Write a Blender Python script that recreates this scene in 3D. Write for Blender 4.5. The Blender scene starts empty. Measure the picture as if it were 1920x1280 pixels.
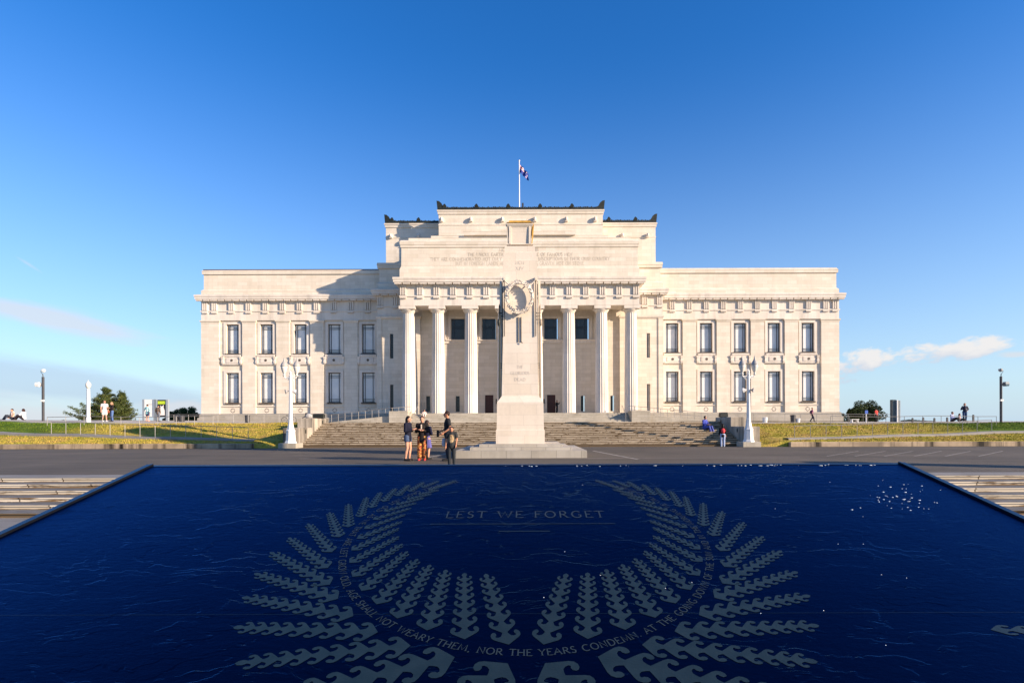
import bpy, bmesh, math, random
from mathutils import Vector, Matrix
R = math.radians
random.seed(7)
sc = bpy.context.scene
col = sc.collection
F = 1000.0            # focal length in photo pixels (1920 wide)
EYE = 1.33            # eye height above the court

# ------------------------------------------------------------------ camera
cam = bpy.data.cameras.new('camera'); camo = bpy.data.objects.new('camera', cam); col.objects.link(camo)
cam.sensor_width = 36; cam.lens = F / 1920 * 36
cam.shift_x = -25.5 / 1920; cam.shift_y = 155 / 1920
cam.clip_start = 0.05; cam.clip_end = 9000
camo.matrix_world = Matrix.Translation((0, 0, EYE)) @ Matrix.Rotation(R(90), 4, 'X') @ Matrix.Rotation(R(-0.17), 4, 'Z')
sc.camera = camo

# ------------------------------------------------------------------ world, sun, exposure
SUN_AZ, SUN_EL = 65.8, 18.0           # azimuth measured from -Y (behind the camera) towards +X
w = bpy.data.worlds.new('World'); sc.world = w; w.use_nodes = True
NT = w.node_tree; NT.nodes.clear()
def wn(t, **k):
    n = NT.nodes.new(t)
    for a, b in k.items(): setattr(n, a, b)
    return n
def wl(a, b): NT.links.new(a, b)
def wmath(op, a, b=None, c=None):
    n = wn('ShaderNodeMath', operation=op)
    for i, v in enumerate((a, b, c)):
        if v is None: continue
        if isinstance(v, (int, float)): n.inputs[i].default_value = v
        else: wl(v, n.inputs[i])
    return n.outputs[0]
sky = wn('ShaderNodeTexSky', sky_type='NISHITA', sun_disc=False)
sky.sun_elevation = R(SUN_EL); sky.sun_rotation = R(180 - SUN_AZ)
sky.air_density = 1.0; sky.dust_density = 0.25; sky.ozone_density = 3.0; sky.altitude = 50
hsv = wn('ShaderNodeHueSaturation'); hsv.inputs['Saturation'].default_value = 1.33; hsv.inputs['Hue'].default_value = 0.512; hsv.inputs['Value'].default_value = 1.14
wl(sky.outputs[0], hsv.inputs['Color'])
tc = wn('ShaderNodeTexCoord'); sep = wn('ShaderNodeSeparateXYZ'); wl(tc.outputs['Generated'], sep.inputs[0])
X_, Y_, Z_ = sep.outputs
az = wmath('ARCTAN2', X_, Y_)
hor = wmath('SQRT', wmath('ADD', wmath('MULTIPLY', X_, X_), wmath('MULTIPLY', Y_, Y_)))
el = wmath('ARCTAN2', Z_, hor)
def px_dir(px, py):
    dx = (px - 985.5) / F
    return math.atan(dx), math.atan((795 - py - 0.003 * (px - 985.5)) / F / math.hypot(1, dx))
def cloud(px, py, rx, ry, tilt, scale, stretch, soft, amt, seed, na=2.4):
    a0, e0 = px_dir(px, py); ra, re = rx / F, ry / F
    da = wmath('SUBTRACT', az, a0); de = wmath('SUBTRACT', el, e0)
    ct, st = math.cos(R(tilt)), math.sin(R(tilt))
    u = wmath('ADD', wmath('MULTIPLY', da, ct), wmath('MULTIPLY', de, st))
    v = wmath('SUBTRACT', wmath('MULTIPLY', de, ct), wmath('MULTIPLY', da, st))
    cv = wn('ShaderNodeCombineXYZ'); wl(wmath('MULTIPLY', u, 1.0 / stretch), cv.inputs[0]); wl(v, cv.inputs[1]); cv.inputs[2].default_value = seed
    nz = wn('ShaderNodeTexNoise'); nz.inputs['Scale'].default_value = scale; nz.inputs['Detail'].default_value = 7; nz.inputs['Roughness'].default_value = 0.58
    wl(cv.outputs[0], nz.inputs['Vector'])
    un = wmath('DIVIDE', u, ra); vn = wmath('DIVIDE', v, re)
    r = wmath('SQRT', wmath('ADD', wmath('MULTIPLY', un, un), wmath('MULTIPLY', vn, vn)))
    f = wmath('ADD', wmath('SUBTRACT', 1.0 if na < 2.9 else 0.66, r), wmath('MULTIPLY', wmath('SUBTRACT', nz.outputs['Fac'], 0.5), na))
    m = wn('ShaderNodeMapRange', interpolation_type='SMOOTHSTEP'); m.inputs['From Min'].default_value = 0.0; m.inputs['From Max'].default_value = soft
    m.inputs['To Max'].default_value = amt; wl(f, m.inputs['Value'])
    return m.outputs[0], vn, nz.outputs['Fac']
cur = hsv.outputs[0]
def over(cur, fac, c):
    mx = wn('ShaderNodeMix', data_type='RGBA'); wl(fac, mx.inputs[0]); wl(cur, mx.inputs[6])
    if isinstance(c, tuple): mx.inputs[7].default_value = (*c, 1)
    else: wl(c, mx.inputs[7])
    return mx.outputs[2]
hzf = wmath('POWER', wmath('MAXIMUM', wmath('SUBTRACT', 1.0, wmath('DIVIDE', wmath('MAXIMUM', el, 0.0), 0.62)), 0.0), 2.0)
cur = over(cur, wmath('MULTIPLY', hzf, 0.93), (2.45, 3.25, 4.1))
CW, CG = (4.2, 4.1, 4.05), (2.25, 2.85, 3.7)
for (px, py, rx, ry, tilt, scl, stt, soft, amt, seed, kind) in [
    (120, 715, 330, 48, -7, 14, 5, 0.9, 0.60, 1.3, 'g'),
    (-40, 770, 330, 34, -4, 14, 5, 0.9, 0.45, 7.3, 'w'),
    (70, 590, 160, 22, -9, 22, 6, 0.8, 0.72, 2.1, 'w'),
    (52, 494, 18, 3, -32, 40, 4, 1.0, 0.35, 4.1, 'w'),
    (60, 785, 200, 16, 0, 26, 4, 0.8, 0.6, 5.2, 'w'),
    (345, 770, 60, 18, 0, 30, 2, 0.8, 0.7, 8.8, 'w'),
    (1612, 681, 92, 30, 3, 42, 1.5, 0.5, 0.96, 3.4, 'c'),
    (1778, 661, 116, 27, 3, 36, 2.0, 0.5, 0.96, 9.1, 'c'),
    (1915, 664, 30, 6, 0, 30, 2.0, 0.8, 0.7, 6.1, 'w')]:
    fac, vn, nf = cloud(px, py, rx, ry, tilt, scl, stt, soft, amt, seed, 3.0 if kind == 'c' else 2.4)
    if kind == 'g': cur = over(cur, fac, CG)
    elif kind == 'w': cur = over(cur, fac, (3.5, 3.6, 3.8))
    else:
        sh = wn('ShaderNodeMapRange'); sh.inputs['From Min'].default_value = -0.7; sh.inputs['From Max'].default_value = 0.25
        wl(wmath('ADD', vn, wmath('MULTIPLY', wmath('SUBTRACT', nf, 0.5), 2.2)), sh.inputs['Value'])
        mx = wn('ShaderNodeMix', data_type='RGBA'); wl(sh.outputs[0], mx.inputs[0]); mx.inputs[6].default_value = (2.6, 3.0, 3.7, 1); mx.inputs[7].default_value = (*CW, 1)
        cur = over(cur, fac, mx.outputs[2])
bg = wn('ShaderNodeBackground'); bg.inputs['Strength'].default_value = 0.105; wl(cur, bg.inputs[0])
wo = wn('ShaderNodeOutputWorld'); wl(bg.outputs[0], wo.inputs[0])
sun = bpy.data.lights.new('sun', 'SUN'); sun.energy = 5.0; sun.angle = R(0.5); sun.color = (1.0, 0.80, 0.60)
suno = bpy.data.objects.new('sun', sun); col.objects.link(suno)
sd = Vector((math.sin(R(SUN_AZ)) * math.cos(R(SUN_EL)), -math.cos(R(SUN_AZ)) * math.cos(R(SUN_EL)), math.sin(R(SUN_EL))))
suno.rotation_euler = sd.to_track_quat('Z', 'Y').to_euler(); suno.location = (20, -10, 30)
vs = sc.view_settings; vs.view_transform = 'Standard'; vs.look = 'None'; vs.exposure = 1.02; vs.gamma = 1.0; vs.use_curve_mapping = False

# ------------------------------------------------------------------ materials
def node_mat(name):
    m = bpy.data.materials.new(name); m.use_nodes = True
    nt = m.node_tree; b = nt.nodes['Principled BSDF']
    class N: pass
    o = N(); o.m, o.nt, o.b = m, nt, b
    def nd(t, **k):
        n = nt.nodes.new(t)
        for a, v in k.items(): setattr(n, a, v)
        return n
    def lk(a, c): nt.links.new(a, c)
    def ma(op, a, c=None):
        n = nd('ShaderNodeMath', operation=op)
        for i, v in enumerate((a, c)):
            if v is None: continue
            if isinstance(v, (int, float)): n.inputs[i].default_value = v
            else: lk(v, n.inputs[i])
        return n.outputs[0]
    def noise(vec, scale, detail=4, rough=0.55):
        n = nd('ShaderNodeTexNoise'); n.inputs['Scale'].default_value = scale; n.inputs['Detail'].default_value = detail; n.inputs['Roughness'].default_value = rough
        lk(vec, n.inputs['Vector']); return n.outputs['Fac']
    def vmul(vec, s):
        n = nd('ShaderNodeVectorMath', operation='MULTIPLY'); lk(vec, n.inputs[0]); n.inputs[1].default_value = s; return n.outputs[0]
    def ramp(fac, stops):
        n = nd('ShaderNodeValToRGB'); e = n.color_ramp.elements
        while len(e) < len(stops): e.new(0.5)
        for i, (p, c) in enumerate(stops): e[i].position = p; e[i].color = (*c, 1) if isinstance(c, tuple) else (c, c, c, 1)
        lk(fac, n.inputs[0]); return n.outputs[0]
    def mix(fac, a, c, blend='MIX'):
        n = nd('ShaderNodeMix', data_type='RGBA', blend_type=blend)
        for i, v in ((0, fac), (6, a), (7, c)):
            if isinstance(v, (int, float)) and i == 0: n.inputs[0].default_value = v
            elif isinstance(v, tuple): n.inputs[i].default_value = (*v, 1)
            else: lk(v, n.inputs[i])
        return n.outputs[2]
    def bump(h, strength, dist, prev=None):
        n = nd('ShaderNodeBump'); n.inputs['Strength'].default_value = strength; n.inputs['Distance'].default_value = dist
        lk(h, n.inputs['Height'])
        if prev is not None: lk(prev, n.inputs['Normal'])
        return n.outputs[0]
    g = nd('ShaderNodeNewGeometry')
    o.pos = g.outputs['Position']; o.nrm = g.outputs['Normal']
    o.nd, o.lk, o.ma, o.noise, o.vmul, o.ramp, o.mix, o.bump = nd, lk, ma, noise, vmul, ramp, mix, bump
    return o
def plain(name, c, rough=0.6, metal=0.0, var=0.12, scale=8.0, spec=0.4, emit=None):
    o = node_mat(name)
    n = o.noise(o.pos, scale)
    lo = tuple(max(0, v * (1 - var)) for v in c); hi = tuple(min(1, v * (1 + var)) for v in c)
    o.lk(o.ramp(n, [(0.3, lo), (0.7, hi)]), o.b.inputs['Base Color'])
    o.b.inputs['Roughness'].default_value = rough; o.b.inputs['Metallic'].default_value = metal
    o.b.inputs['Specular IOR Level'].default_value = spec
    return o.m
def stone(name, c, bw=1.3, rh=0.46, var=0.06, mort=0.76, stain=0.15, mort_w=0.010, streak=0.5, rough=0.8):
    o = node_mat(name)
    s = o.nd('ShaderNodeSeparateXYZ'); o.lk(o.pos, s.inputs[0])
    cb = o.nd('ShaderNodeCombineXYZ'); o.lk(o.ma('ADD', s.outputs[0], s.outputs[1]), cb.inputs[0]); o.lk(s.outputs[2], cb.inputs[1])
    br = o.nd('ShaderNodeTexBrick'); o.lk(cb.outputs[0], br.inputs['Vector'])
    br.inputs['Scale'].default_value = 1; br.inputs['Brick Width'].default_value = bw; br.inputs['Row Height'].default_value = rh
    br.inputs['Mortar Size'].default_value = mort_w; br.inputs['Mortar Smooth'].default_value = 0.2
    lo = tuple(v * (1 - var) for v in (c[0], c[1] * 0.985, c[2] * 0.95)); hi = tuple(min(1, v * (1 + var)) for v in c)
    br.inputs['Color1'].default_value = (*lo, 1); br.inputs['Color2'].default_value = (*hi, 1); br.inputs['Mortar'].default_value = (*tuple(v * mort for v in c), 1)
    n1 = o.noise(o.pos, 0.35, 6, 0.65)
    n2 = o.noise(o.vmul(o.pos, (1.6, 1.6, 0.14)), 1.0, 5, 0.6)
    n3 = o.noise(o.pos, 9, 3)
    a = o.ramp(n1, [(0.38, 1 - stain * 0.55), (0.6, 1.0)])
    b2 = o.ramp(n2, [(0.33, 1 - stain * streak), (0.52, 1.0)])
    c1 = o.mix(1.0, br.outputs['Color'], a, 'MULTIPLY'); c2 = o.mix(1.0, c1, b2, 'MULTIPLY')
    c3 = o.mix(1.0, c2, o.ramp(n3, [(0.3, 0.95), (0.7, 1.0)]), 'MULTIPLY')
    o.lk(c3, o.b.inputs['Base Color']); o.b.inputs['Roughness'].default_value = rough
    o.b.inputs['Specular IOR Level'].default_value = 0.25
    o.lk(o.bump(n3, 0.15, 0.01), o.b.inputs['Normal'])
    return o.m
M = {}
LIME = (0.69, 0.622, 0.525)
M['stone'] = stone('ivory_limestone', LIME)
M['trim'] = stone('limestone_trim', (0.72, 0.655, 0.58), bw=1.6, rh=5, stain=0.22, var=0.04, streak=0.7)
M['plinth'] = stone('grey_granite', (0.36, 0.335, 0.29), bw=1.2, rh=0.5, var=0.06, mort=0.7)
M['rubble'] = stone('dark_footing_stone', (0.22, 0.19, 0.15), bw=0.5, rh=0.25, var=0.3, mort=0.3)
M['cenostone'] = stone('portland_stone', (0.70, 0.625, 0.53), bw=1.1, rh=0.43, var=0.035, stain=0.14, mort_w=0.006)
M['cheek'] = stone('weathered_concrete', (0.50, 0.44, 0.36), bw=3, rh=3, stain=0.75, streak=1.0)
M['granite'] = stone('light_granite', (0.42, 0.385, 0.32), bw=0.9, rh=0.30, var=0.08, mort=0.6, stain=0.3)
M['cstep'] = stone('cenotaph_granite', (0.44, 0.41, 0.355), bw=0.98, rh=9, var=0.06, mort=0.55, stain=0.35)
M['bronze'] = plain('dark_bronze', (0.025, 0.028, 0.024), 0.5, 0.3)
M['copper'] = plain('dark_cresting', (0.018, 0.022, 0.018), 0.6, 0.2, 0.5, 3)
M['roofedge'] = plain('dark_flashing', (0.05, 0.02, 0.02), 0.6)
M['frame'] = plain('dark_window_frame', (0.02, 0.024, 0.035), 0.4)
M['door'] = plain('dark_red_wood', (0.05, 0.012, 0.008), 0.45, 0, 0.3)
M['blind'] = plain('pale_blind', (0.45, 0.47, 0.50), 0.55, 0, 0.03, 1)
o = node_mat('window_glass'); o.b.inputs['Base Color'].default_value = (0.02, 0.025, 0.03, 1); o.b.inputs['Roughness'].default_value = 0.08; o.b.inputs['Specular IOR Level'].default_value = 0.4
o.lk(o.bump(o.noise(o.pos, 0.7), 0.1, 0.05), o.b.inputs['Normal']); M['glass'] = o.m
o = node_mat('blind_behind_glass')
o.lk(o.ramp(o.noise(o.pos, 0.9, 3), [(0.35, (0.60, 0.62, 0.63)), (0.65, (0.70, 0.70, 0.68))]), o.b.inputs['Base Color'])
o.b.inputs['Roughness'].default_value = 0.6; o.b.inputs['Coat Weight'].default_value = 0.6; o.b.inputs['Coat Roughness'].default_value = 0.03; M['pane'] = o.m
M['white'] = plain('white_paint', (0.72, 0.71, 0.68), 0.4, 0, 0.04)
M['steel'] = plain('galvanised_steel', (0.27, 0.26, 0.25), 0.5, 0.5, 0.1)
M['greypost'] = plain('dark_grey_metal', (0.06, 0.06, 0.065), 0.45, 0.3)
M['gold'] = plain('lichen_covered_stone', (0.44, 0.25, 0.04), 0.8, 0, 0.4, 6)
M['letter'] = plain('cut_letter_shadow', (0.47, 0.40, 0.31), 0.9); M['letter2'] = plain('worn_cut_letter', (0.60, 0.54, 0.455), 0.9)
M['ribbon'] = plain('dark_cut_ribbon', (0.09, 0.075, 0.06), 0.8)
# asphalt
o = node_mat('asphalt')
n1 = o.noise(o.pos, 0.25, 5); n2 = o.noise(o.pos, 60, 2); n3 = o.noise(o.vmul(o.pos, (0.16, 3.2, 1)), 1.0, 6, 0.7)
c = o.mix(1.0, o.ramp(n1, [(0.35, (0.105, 0.091, 0.073)), (0.65, (0.150, 0.128, 0.100))]), o.ramp(n3, [(0.38, 0.62), (0.58, 1.0)]), 'MULTIPLY')
c = o.mix(1.0, c, o.ramp(n2, [(0.3, 0.7), (0.7, 1.15)]), 'MULTIPLY')
o.lk(c, o.b.inputs['Base Color']); o.b.inputs['Roughness'].default_value = 0.85; o.b.inputs['Specular IOR Level'].default_value = 0.25
o.lk(o.bump(n2, 0.6, 0.01), o.b.inputs['Normal']); M['asphalt'] = o.m
o = node_mat('paving')
n1 = o.noise(o.pos, 0.6, 5); n2 = o.noise(o.pos, 30, 3)
br = o.nd('ShaderNodeTexBrick'); o.lk(o.pos, br.inputs['Vector']); br.inputs['Scale'].default_value = 1; br.inputs['Brick Width'].default_value = 0.9; br.inputs['Row Height'].default_value = 0.6; br.inputs['Mortar Size'].default_value = 0.006
br.inputs['Color1'].default_value = (0.22, 0.21, 0.19, 1); br.inputs['Color2'].default_value = (0.27, 0.255, 0.23, 1); br.inputs['Mortar'].default_value = (0.09, 0.085, 0.075, 1)
o.lk(o.mix(1.0, o.mix(1.0, br.outputs['Color'], o.ramp(n1, [(0.35, 0.75), (0.65, 1.0)]), 'MULTIPLY'), o.ramp(n2, [(0.3, 0.85), (0.7, 1.0)]), 'MULTIPLY'), o.b.inputs['Base Color'])
o.b.inputs['Roughness'].default_value = 0.8; M['paving'] = o.m
M['path'] = plain('pale_path', (0.40, 0.36, 0.30), 0.85, 0, 0.12, 0.8)
M['rampath'] = plain('grey_path', (0.24, 0.23, 0.22), 0.85, 0, 0.12, 0.8)
M['line'] = plain('worn_white_line', (0.32, 0.30, 0.26), 0.8, 0, 0.35, 5)
# steps: pale stone with moss stains along the risers, plus painted nosing shade
def step_mat(name, hi, lo, thr, treads, z0, rise, fx, dark):
    o = node_mat(name)
    s = o.nd('ShaderNodeSeparateXYZ'); o.lk(o.pos, s.inputs[0])
    row = o.ma('MULTIPLY', o.ma('FLOOR', o.ma('MULTIPLY', o.ma('ADD', s.outputs[2], -z0 - .0008), 1 / rise)), 7.31)
    cb = o.nd('ShaderNodeCombineXYZ'); o.lk(o.ma('ADD', s.outputs[0], row), cb.inputs[0]); o.lk(row, cb.inputs[1])
    br = o.nd('ShaderNodeTexBrick'); br.offset = 0.0; o.lk(cb.outputs[0], br.inputs['Vector']); br.inputs['Scale'].default_value = 1; br.inputs['Brick Width'].default_value = 1.55; br.inputs['Row Height'].default_value = 50
    br.inputs['Mortar Size'].default_value = 0.016; br.inputs['Color1'].default_value = (1, 1, 1, 1); br.inputs['Color2'].default_value = (0.62, 0.60, 0.56, 1); br.inputs['Mortar'].default_value = (0.16, 0.13, 0.1, 1); br.inputs['Bias'].default_value = -0.2
    cn = o.nd('ShaderNodeCombineXYZ'); o.lk(o.ma('ADD', o.ma('MULTIPLY', s.outputs[0], fx), row), cn.inputs[0]); o.lk(o.ma('MULTIPLY', s.outputs[2], 9), cn.inputs[1]); o.lk(row, cn.inputs[2])
    n1 = o.noise(cn.outputs[0], 1.0, 6, 0.62)
    c = o.ramp(n1, [(thr - 0.05, lo), (thr + 0.05, hi)])
    c = o.mix(1.0, c, br.outputs['Color'], 'MULTIPLY')
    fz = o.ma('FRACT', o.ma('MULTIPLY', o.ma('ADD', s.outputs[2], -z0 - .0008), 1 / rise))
    c = o.mix(o.ma('LESS_THAN', o.ma('ADD', fz, o.ma('MULTIPLY', o.ma('SUBTRACT', n1, .5), 0.9)), dark), c, lo)  # dark band low on each riser: moss and the nosing's shadow, both in colour
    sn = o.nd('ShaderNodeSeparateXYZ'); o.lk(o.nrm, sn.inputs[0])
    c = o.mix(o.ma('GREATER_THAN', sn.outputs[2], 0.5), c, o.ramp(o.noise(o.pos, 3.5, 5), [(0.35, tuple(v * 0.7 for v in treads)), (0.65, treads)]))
    o.lk(c, o.b.inputs['Base Color']); o.b.inputs['Roughness'].default_value = 0.85; o.b.inputs['Specular IOR Level'].default_value = 0.2
    return o.m
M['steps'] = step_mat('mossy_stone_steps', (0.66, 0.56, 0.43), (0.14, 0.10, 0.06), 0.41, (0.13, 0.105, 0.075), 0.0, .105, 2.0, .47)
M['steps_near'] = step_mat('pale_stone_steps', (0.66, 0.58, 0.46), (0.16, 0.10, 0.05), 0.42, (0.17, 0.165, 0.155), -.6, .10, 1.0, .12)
M['kerb'] = stone('stained_kerb_concrete', (0.46, 0.36, 0.25), bw=3.1, rh=9, stain=0.95, streak=1.0, mort=0.4)
# grass ground
def grass_mat(name):
    o = node_mat(name)
    s = o.nd('ShaderNodeSeparateXYZ'); o.lk(o.pos, s.inputs[0])
    n1 = o.noise(o.pos, 1.2, 6, 0.6); n2 = o.noise(o.pos, 9, 4, 0.6)
    dry = o.ramp(n1, [(0.30, (0.26, 0.26, 0.03)), (0.46, (0.44, 0.36, 0.06)), (0.66, (0.50, 0.34, 0.10))])
    grn = o.ramp(n1, [(0.30, (0.055, 0.12, 0.012)), (0.66, (0.15, 0.21, 0.025))])
    # greener turf out on the far left hill and far right
    k = o.nd('ShaderNodeMapRange', interpolation_type='SMOOTHSTEP'); k.inputs['From Min'].default_value = 25.5; k.inputs['From Max'].default_value = 30
    o.lk(o.ma('ADD', o.ma('ABSOLUTE', o.ma('ADD', s.outputs[0], 0.6)), o.ma('MULTIPLY', o.ma('SUBTRACT', n1, 0.5), 9.0)), k.inputs['Value'])
    k2 = o.nd('ShaderNodeMapRange', interpolation_type='SMOOTHSTEP'); k2.inputs['From Min'].default_value = 32.3; k2.inputs['From Max'].default_value = 33.4
    o.lk(o.ma('ADD', s.outputs[1], o.ma('MULTIPLY', o.ma('SUBTRACT', n2, 0.5), 0.8)), k2.inputs['Value'])
    c = o.mix(o.ma('MULTIPLY', k.outputs[0], k2.outputs[0]), dry, grn)
    c = o.mix(1.0, c, o.ramp(n2, [(0.3, 0.55), (0.65, 1.1)]), 'MULTIPLY'); c = o.mix(1.0, c, o.ramp(o.noise(o.pos, 28, 3, .7), [(0.35, 0.72), (0.62, 1.12)]), 'MULTIPLY')
    o.lk(c, o.b.inputs['Base Color']); o.b.inputs['Roughness'].default_value = 0.95; o.b.inputs['Specular IOR Level'].default_value = 0.1
    o.lk(o.bump(n2, 0.8, 0.08), o.b.inputs['Normal'])
    return o.m
M['grass'] = grass_mat('dry_turf')
def leaf_mat(name, a, b, sc_=1.5):
    o = node_mat(name)
    o.lk(o.ramp(o.noise(o.pos, sc_, 3), [(0.35, a), (0.65, b)]), o.b.inputs['Base Color']); o.b.inputs['Roughness'].default_value = 0.7; o.b.inputs['Specular IOR Level'].default_value = 0.2
    return o.m
M['cedar'] = leaf_mat('cedar_needles', (0.03, 0.055, 0.015), (0.10, 0.115, 0.03))
M['darkleaf'] = leaf_mat('dark_leaves', (0.012, 0.028, 0.010), (0.04, 0.06, 0.018))
M['scrub'] = leaf_mat('scrub_leaves', (0.03, 0.05, 0.015), (0.09, 0.10, 0.025))
M['bark'] = plain('bark', (0.09, 0.065, 0.045), 0.9, 0, 0.3, 6)
# wet slate
o = node_mat('wet_blue_slate')
tcs = o.nd('ShaderNodeTexCoord'); P = tcs.outputs['Object']
wv = o.nd('ShaderNodeVectorMath', operation='ADD'); nwarp = o.nd('ShaderNodeTexNoise'); nwarp.inputs['Scale'].default_value = 1.5; nwarp.inputs['Detail'].default_value = 4; o.lk(P, nwarp.inputs['Vector'])
o.lk(P, wv.inputs[0]); o.lk(o.vmul(nwarp.outputs['Color'], (0.5, 0.5, 0)), wv.inputs[1])
st = o.noise(o.vmul(wv.outputs[0], (0.7, 2.3, 1)), 1.0, 6, 0.55)
q = o.ma('MULTIPLY', st, 15.0); fr = o.ma('FRACT', q); fl = o.ma('FLOOR', q)
e = o.nd('ShaderNodeMapRange', interpolation_type='SMOOTHSTEP'); e.inputs['From Min'].default_value = 0.87; e.inputs['From Max'].default_value = 1.0; o.lk(fr, e.inputs['Value'])
ter = o.ma('ADD', fl, e.outputs[0])
msk = o.nd('ShaderNodeMapRange'); msk.inputs['From Min'].default_value = 0.40; msk.inputs['From Max'].default_value = 0.56; o.lk(o.noise(o.vmul(P, (1.2, 2.2, 1)), 1.4, 5, 0.7), msk.inputs['Value'])
h1 = o.ma('MULTIPLY', ter, 1.0)
b1 = o.bump(h1, 0.6, 0.0026)
b1n = o.nodes = None
mixn = o.nd('ShaderNodeMix', data_type='VECTOR'); o.lk(msk.outputs[0], mixn.inputs[0]); o.lk(o.nrm, mixn.inputs[4]); o.lk(b1, mixn.inputs[5])
n_f = o.noise(o.vmul(P, (1.0, 2.3, 1)), 15, 6, 0.7)
b2 = o.bump(n_f, 0.30, 0.008, mixn.outputs[1])
b3 = o.bump(o.noise(P, 150, 3, 0.6), 0.35, 0.0014, b2)
o.lk(b3, o.b.inputs['Normal'])
o.lk(o.ramp(o.noise(P, 0.8, 5), [(0.35, (0.0001, 0.0003, 0.0025)), (0.65, (0.0002, 0.0007, 0.0055))]), o.b.inputs['Base Color'])
o.b.inputs['Roughness'].default_value = 0.15; o.b.inputs['Specular IOR Level'].default_value = 0.42; o.b.inputs['Specular Tint'].default_value = (0.28, 0.42, 1.0, 1)
o.b.inputs['Specular IOR Level'].default_value = 0.0
gl_ = o.nd('ShaderNodeBsdfGlossy'); gl_.inputs['Color'].default_value = (0.11, 0.30, 0.66, 1); gl_.inputs['Roughness'].default_value = 0.14; o.lk(b3, gl_.inputs['Normal'])
fr_ = o.nd('ShaderNodeFresnel'); fr_.inputs['IOR'].default_value = 1.46; o.lk(b3, fr_.inputs['Normal'])
ms_ = o.nd('ShaderNodeMixShader'); o.lk(fr_.outputs[0], ms_.inputs[0]); o.lk(o.b.outputs[0], ms_.inputs[1]); o.lk(gl_.outputs[0], ms_.inputs[2])
o.lk(ms_.outputs[0], o.nt.nodes['Material Output'].inputs['Surface'])
M['slate'] = o.m
o = node_mat('etched_slate')
o.lk(o.ramp(o.noise(o.pos, 14, 5), [(0.3, (0.006, 0.015, 0.018)), (0.7, (0.011, 0.023, 0.027))]), o.b.inputs['Base Color']); o.b.inputs['Roughness'].default_value = 0.45
o.lk(o.bump(o.noise(o.pos, 90, 4), 0.4, 0.003), o.b.inputs['Normal']); M['etched'] = o.m
M['rimsteel'] = plain('dark_rim_steel', (0.03, 0.035, 0.045), 0.18, 0.8)
M['drop_glint'] = plain('glint_white', (0.75, 0.8, 0.85), 0.15, 0, 0.05)  # sun glints on the water drops, put into a white colour
M['basestone'] = stone('dark_basalt', (0.05, 0.05, 0.055), bw=1, rh=0.4)

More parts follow.
